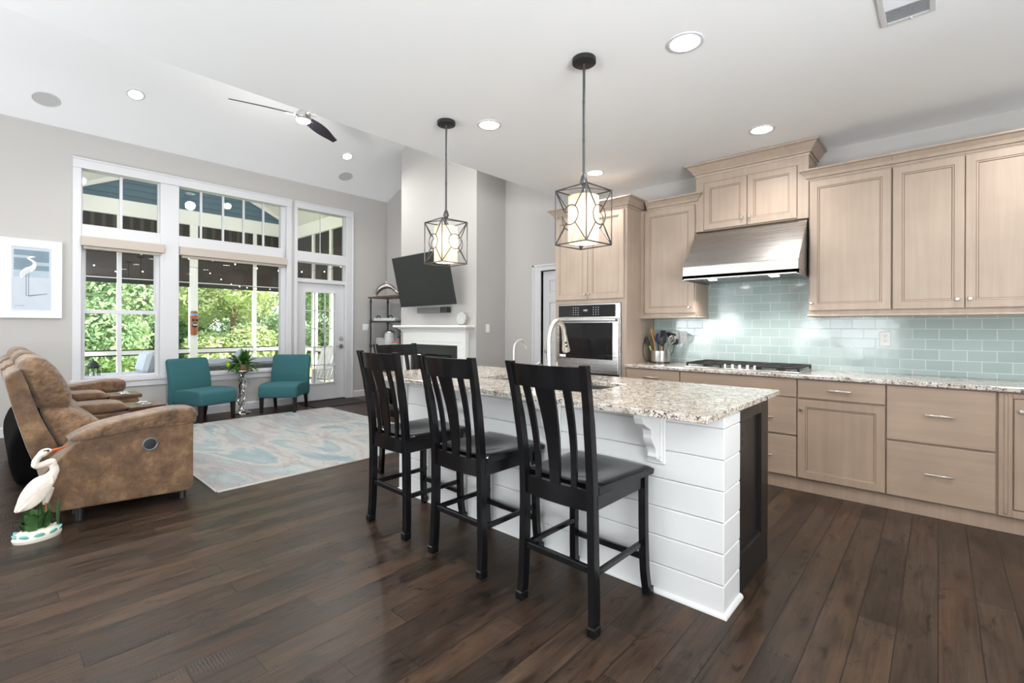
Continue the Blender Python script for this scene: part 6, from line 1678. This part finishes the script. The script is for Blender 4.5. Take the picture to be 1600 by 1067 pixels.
leaves(t, 'foliage', M['houseleaf'], 95, 5, 0, 0, 0.07, (0.018, 0.034), (0.16, 0.34))
m = MB(); m.sphere((0.06, -0.20, 0.09), (0.035, 0.028, 0.045)); m.tube([(0.03, -0.05, 0.09), (0.05, -0.16, 0.12), (0.06, -0.20, 0.10)], 0.004, 5); tag(m.build('bright_leaf', M['lime'], t), 'lime green hanging leaf')

# heron statue
t = thing('heron_statue', 'painted white heron statue on a spotted base by the sofa side', 'statue', (-4.02, 0.215, 0), R(105.5))
m = MB(); m.tube(spline([(-0.098, 0, 0.185), (-0.065, 0, 0.215), (-0.02, 0, 0.27), (0.02, 0, 0.315), (0.055, 0, 0.345), (0.078, 0, 0.385), (0.070, 0, 0.425)], 4),
                 [0.006, 0.013, 0.020, 0.027, 0.033, 0.041, 0.047, 0.052, 0.055, 0.057, 0.058, 0.058, 0.056, 0.052, 0.048, 0.043, 0.038, 0.033, 0.029, 0.026, 0.024, 0.022, 0.021, 0.020, 0.019], 14, flat=0.72)
m.tube(spline([(0.070, 0, 0.415), (0.066, 0, 0.440), (0.035, 0, 0.436), (0.000, 0, 0.432), (-0.012, 0, 0.450), (0.000, 0, 0.478), (0.022, 0, 0.500), (0.045, 0, 0.510), (0.066, 0, 0.507)], 4), [0.021] * 8 + [0.019] * 8 + [0.017] * 6 + [0.018, 0.021, 0.023, 0.023, 0.022, 0.021, 0.019, 0.016, 0.012, 0.009, 0.006], 12, flat=0.9)
m.tube([(0.045, 0, 0.285), (0.040, 0, 0.24), (0.035, 0, 0.19)], [0.032, 0.026, 0.012], 12)
m.build('body', M['feather'], t)
for s in (-1, 1):
    m = MB(); loops = []
    for k in range(9):
        u = k / 8; x = 0.055 - 0.145 * u; zc = 0.325 - 0.135 * u; hh = 0.055 * math.sin(PI * (0.18 + 0.80 * u)); y = s * (0.040 - 0.022 * u * u)
        loops.append([(x, y, zc - hh), (x, y + s * 0.010, zc), (x, y, zc + hh), (x, y - s * 0.012, zc)])
    m.loft(loops, smooth=True); m.build('wing', M['feather'], t)
m = MB(); m.tube([(0.060, 0, 0.506), (0.10, 0, 0.512), (0.150, 0, 0.522)], [0.011, 0.008, 0.001], 10, flat=0.8); m.build('beak', M['beak'], t)
m = MB()
for s in (-1, 1): m.sphere((0.042, s * 0.019, 0.513), (0.006, 0.004, 0.006), 8, 6); m.box(0.02, 0.045, s * 0.0175 - 0.002, s * 0.0175 + 0.002, 0.516, 0.522)
m.build('eye', M['slot'], t)
m = MB()
for k in range(3): m.tube([(-0.008 - 0.004 * k, 0.004 * (k - 1), 0.478 - 0.012 * k), (-0.030, 0.006 * (k - 1), 0.452 - 0.014 * k)], [0.006, 0.001], 6)
m.build('crest', M['tikidark'], t)
m = MB()
for s in (-1, 1): m.tube([(0.035, s * 0.012, 0.20), (0.036, s * 0.014, 0.10), (0.036, s * 0.014, 0.045)], 0.006, 8)
for k in (-1, 0, 1): m.tube([(0.036, -0.012, 0.05), (0.075, -0.012 + 0.016 * k, 0.050)], 0.005, 6)
m.build('leg', M['leg'], t)
rnd = random.Random(3); m = MB()
for k in range(60):
    a = rnd.random() * 2 * PI; r_0 = rnd.uniform(0.0, 0.06); h_ = rnd.uniform(0.08, 0.17) if k > 3 else 0.20; x = 0.0 + r_0 * math.cos(a) * 1.0 + (0.045 if k <= 3 else -0.010); y = r_0 * math.sin(a) * 0.8; L0 = []
    ca, sa = math.cos(a), math.sin(a)
    for q in range(6):
        u = q / 5; w = 0.021 * math.sin(PI * (0.15 + 0.8 * u)); o_ = (0.030 if k > 3 else 0.006) * u * u
        px, py, pz = x + ca * o_, y + sa * o_, 0.035 + h_ * u - (0.03 * max(0, u - 0.7) / 0.3)
        L0 += [(px - sa * w, py + ca * w, pz), (px + 0.004 * ca, py + 0.004 * sa, pz + 0.002), (px + sa * w, py - ca * w, pz)]
    m.add(L0, [(3 * q + j, 3 * q + j + 1, 3 * q + j + 4, 3 * q + j + 3) for q in range(5) for j in (0, 1)], True)
m.build('reeds', M['reed'], t, recalc=False, auto=180)
m = MB(); m.lathe([(0.0, 0.0), (0.105, 0.0), (0.111, 0.018), (0.100, 0.042), (0.072, 0.060), (0.0, 0.066)], n=36)
m.v = [(x, y * 0.80, z) for x, y, z in m.v]; m.build('base', M['stonebase'], t)
m = MB()
for k in range(9):
    a = k * 2 * PI / 9 + 0.35; m.X = Matrix.Translation((0.096 * math.cos(a), 0.096 * 0.80 * math.sin(a), 0.034)) @ Matrix.Rotation(a, 4, 'Z') @ Matrix.Rotation(R(35), 4, 'Y') @ Matrix.Diagonal((0.35, 1.0, 0.9, 1)); m.sphere((0, 0, 0), 0.026, 12, 8)
m.build('aqua_spot', M['aqua'], t)

# framed picture on the window wall
t = thing('framed_picture', 'white framed print of a wading heron on the window wall', 'picture', (XW, 0.372, 1.82))
PY0, PY1, PZ0, PZ1 = -0.255, 0.255, -0.458, 0.458
def prect(i, x): return [(x, PY0 + i, PZ0 + i), (x, PY1 - i, PZ0 + i), (x, PY1 - i, PZ1 - i), (x, PY0 + i, PZ1 - i)]
m = MB(); m.loft([prect(0, 0.0), prect(0, 0.028), prect(0.006, 0.034), prect(0.020, 0.030), prect(0.055, 0.020), prect(0.078, 0.016), prect(0.086, 0.022), prect(0.092, 0.012)]); m.build('picture_frame', M['frame'], t)
m = MB(); m.box(0.012, 0.0135, -0.16, 0.16, -0.37, 0.37); pr_ = m.build('print', M['sand'], t)
ay0, ay1, az0, az1 = -0.150, 0.142, -0.335, 0.335
q = MB(); q.box(0.0135, 0.0140, ay0, ay1, 0.02, az1); q.build('sea', M['sea'], pr_)
q = MB(); q.box(0.0139, 0.0144, ay0, ay1, 0.02, 0.10); q.box(0.0139, 0.0144, 0.0, ay1, 0.16, 0.20); q.box(0.0139, 0.0144, ay0, -0.03, 0.24, 0.27); q.build('surf', M['surf'], pr_)
q = MB()
bird = closed_spline([(-0.105, 0.02), (-0.098, 0.075), (-0.06, 0.125), (-0.015, 0.15), (0.005, 0.185), (-0.02, 0.215), (-0.045, 0.235), (-0.03, 0.262), (0.005, 0.268), (0.03, 0.258), (0.0, 0.248), (-0.015, 0.238), (0.012, 0.218), (0.035, 0.19), (0.030, 0.13), (0.0, 0.085), (-0.045, 0.055), (-0.085, 0.0)], 4)
q.prism([(p[0], p[1]) for p in bird], 'x', 0.0142, 0.0150); q.build('painted_bird', M['paintbird'], pr_)
q = MB()
for k in range(5): q.tube([(0.0150, -0.098 + 0.018 * k, 0.02 + 0.012 * k), (0.0150, -0.070 + 0.016 * k, 0.085 + 0.010 * k)], 0.0022, 5)
q.tube([(0.0150, p[0], p[1]) for p in bird], 0.0018, 5, closed=True); q.build('painted_outline', M['paintline'], pr_)
q = MB(); q.box(0.0144, 0.0149, -0.052, -0.046, -0.20, 0.06); q.box(0.0144, 0.0149, -0.032, -0.026, -0.19, 0.07); q.prism([(0.03, 0.262), (0.075, 0.25), (0.03, 0.254)], 'x', 0.0144, 0.0149); q.prism([(-0.05, -0.195), (0.13, -0.165), (0.13, -0.172), (-0.02, -0.205)], 'x', 0.0144, 0.0149); q.box(0.0144, 0.0149, -0.140, -0.06, -0.316, -0.312); q.build('painted_leg', M['paintgrey'], pr_)
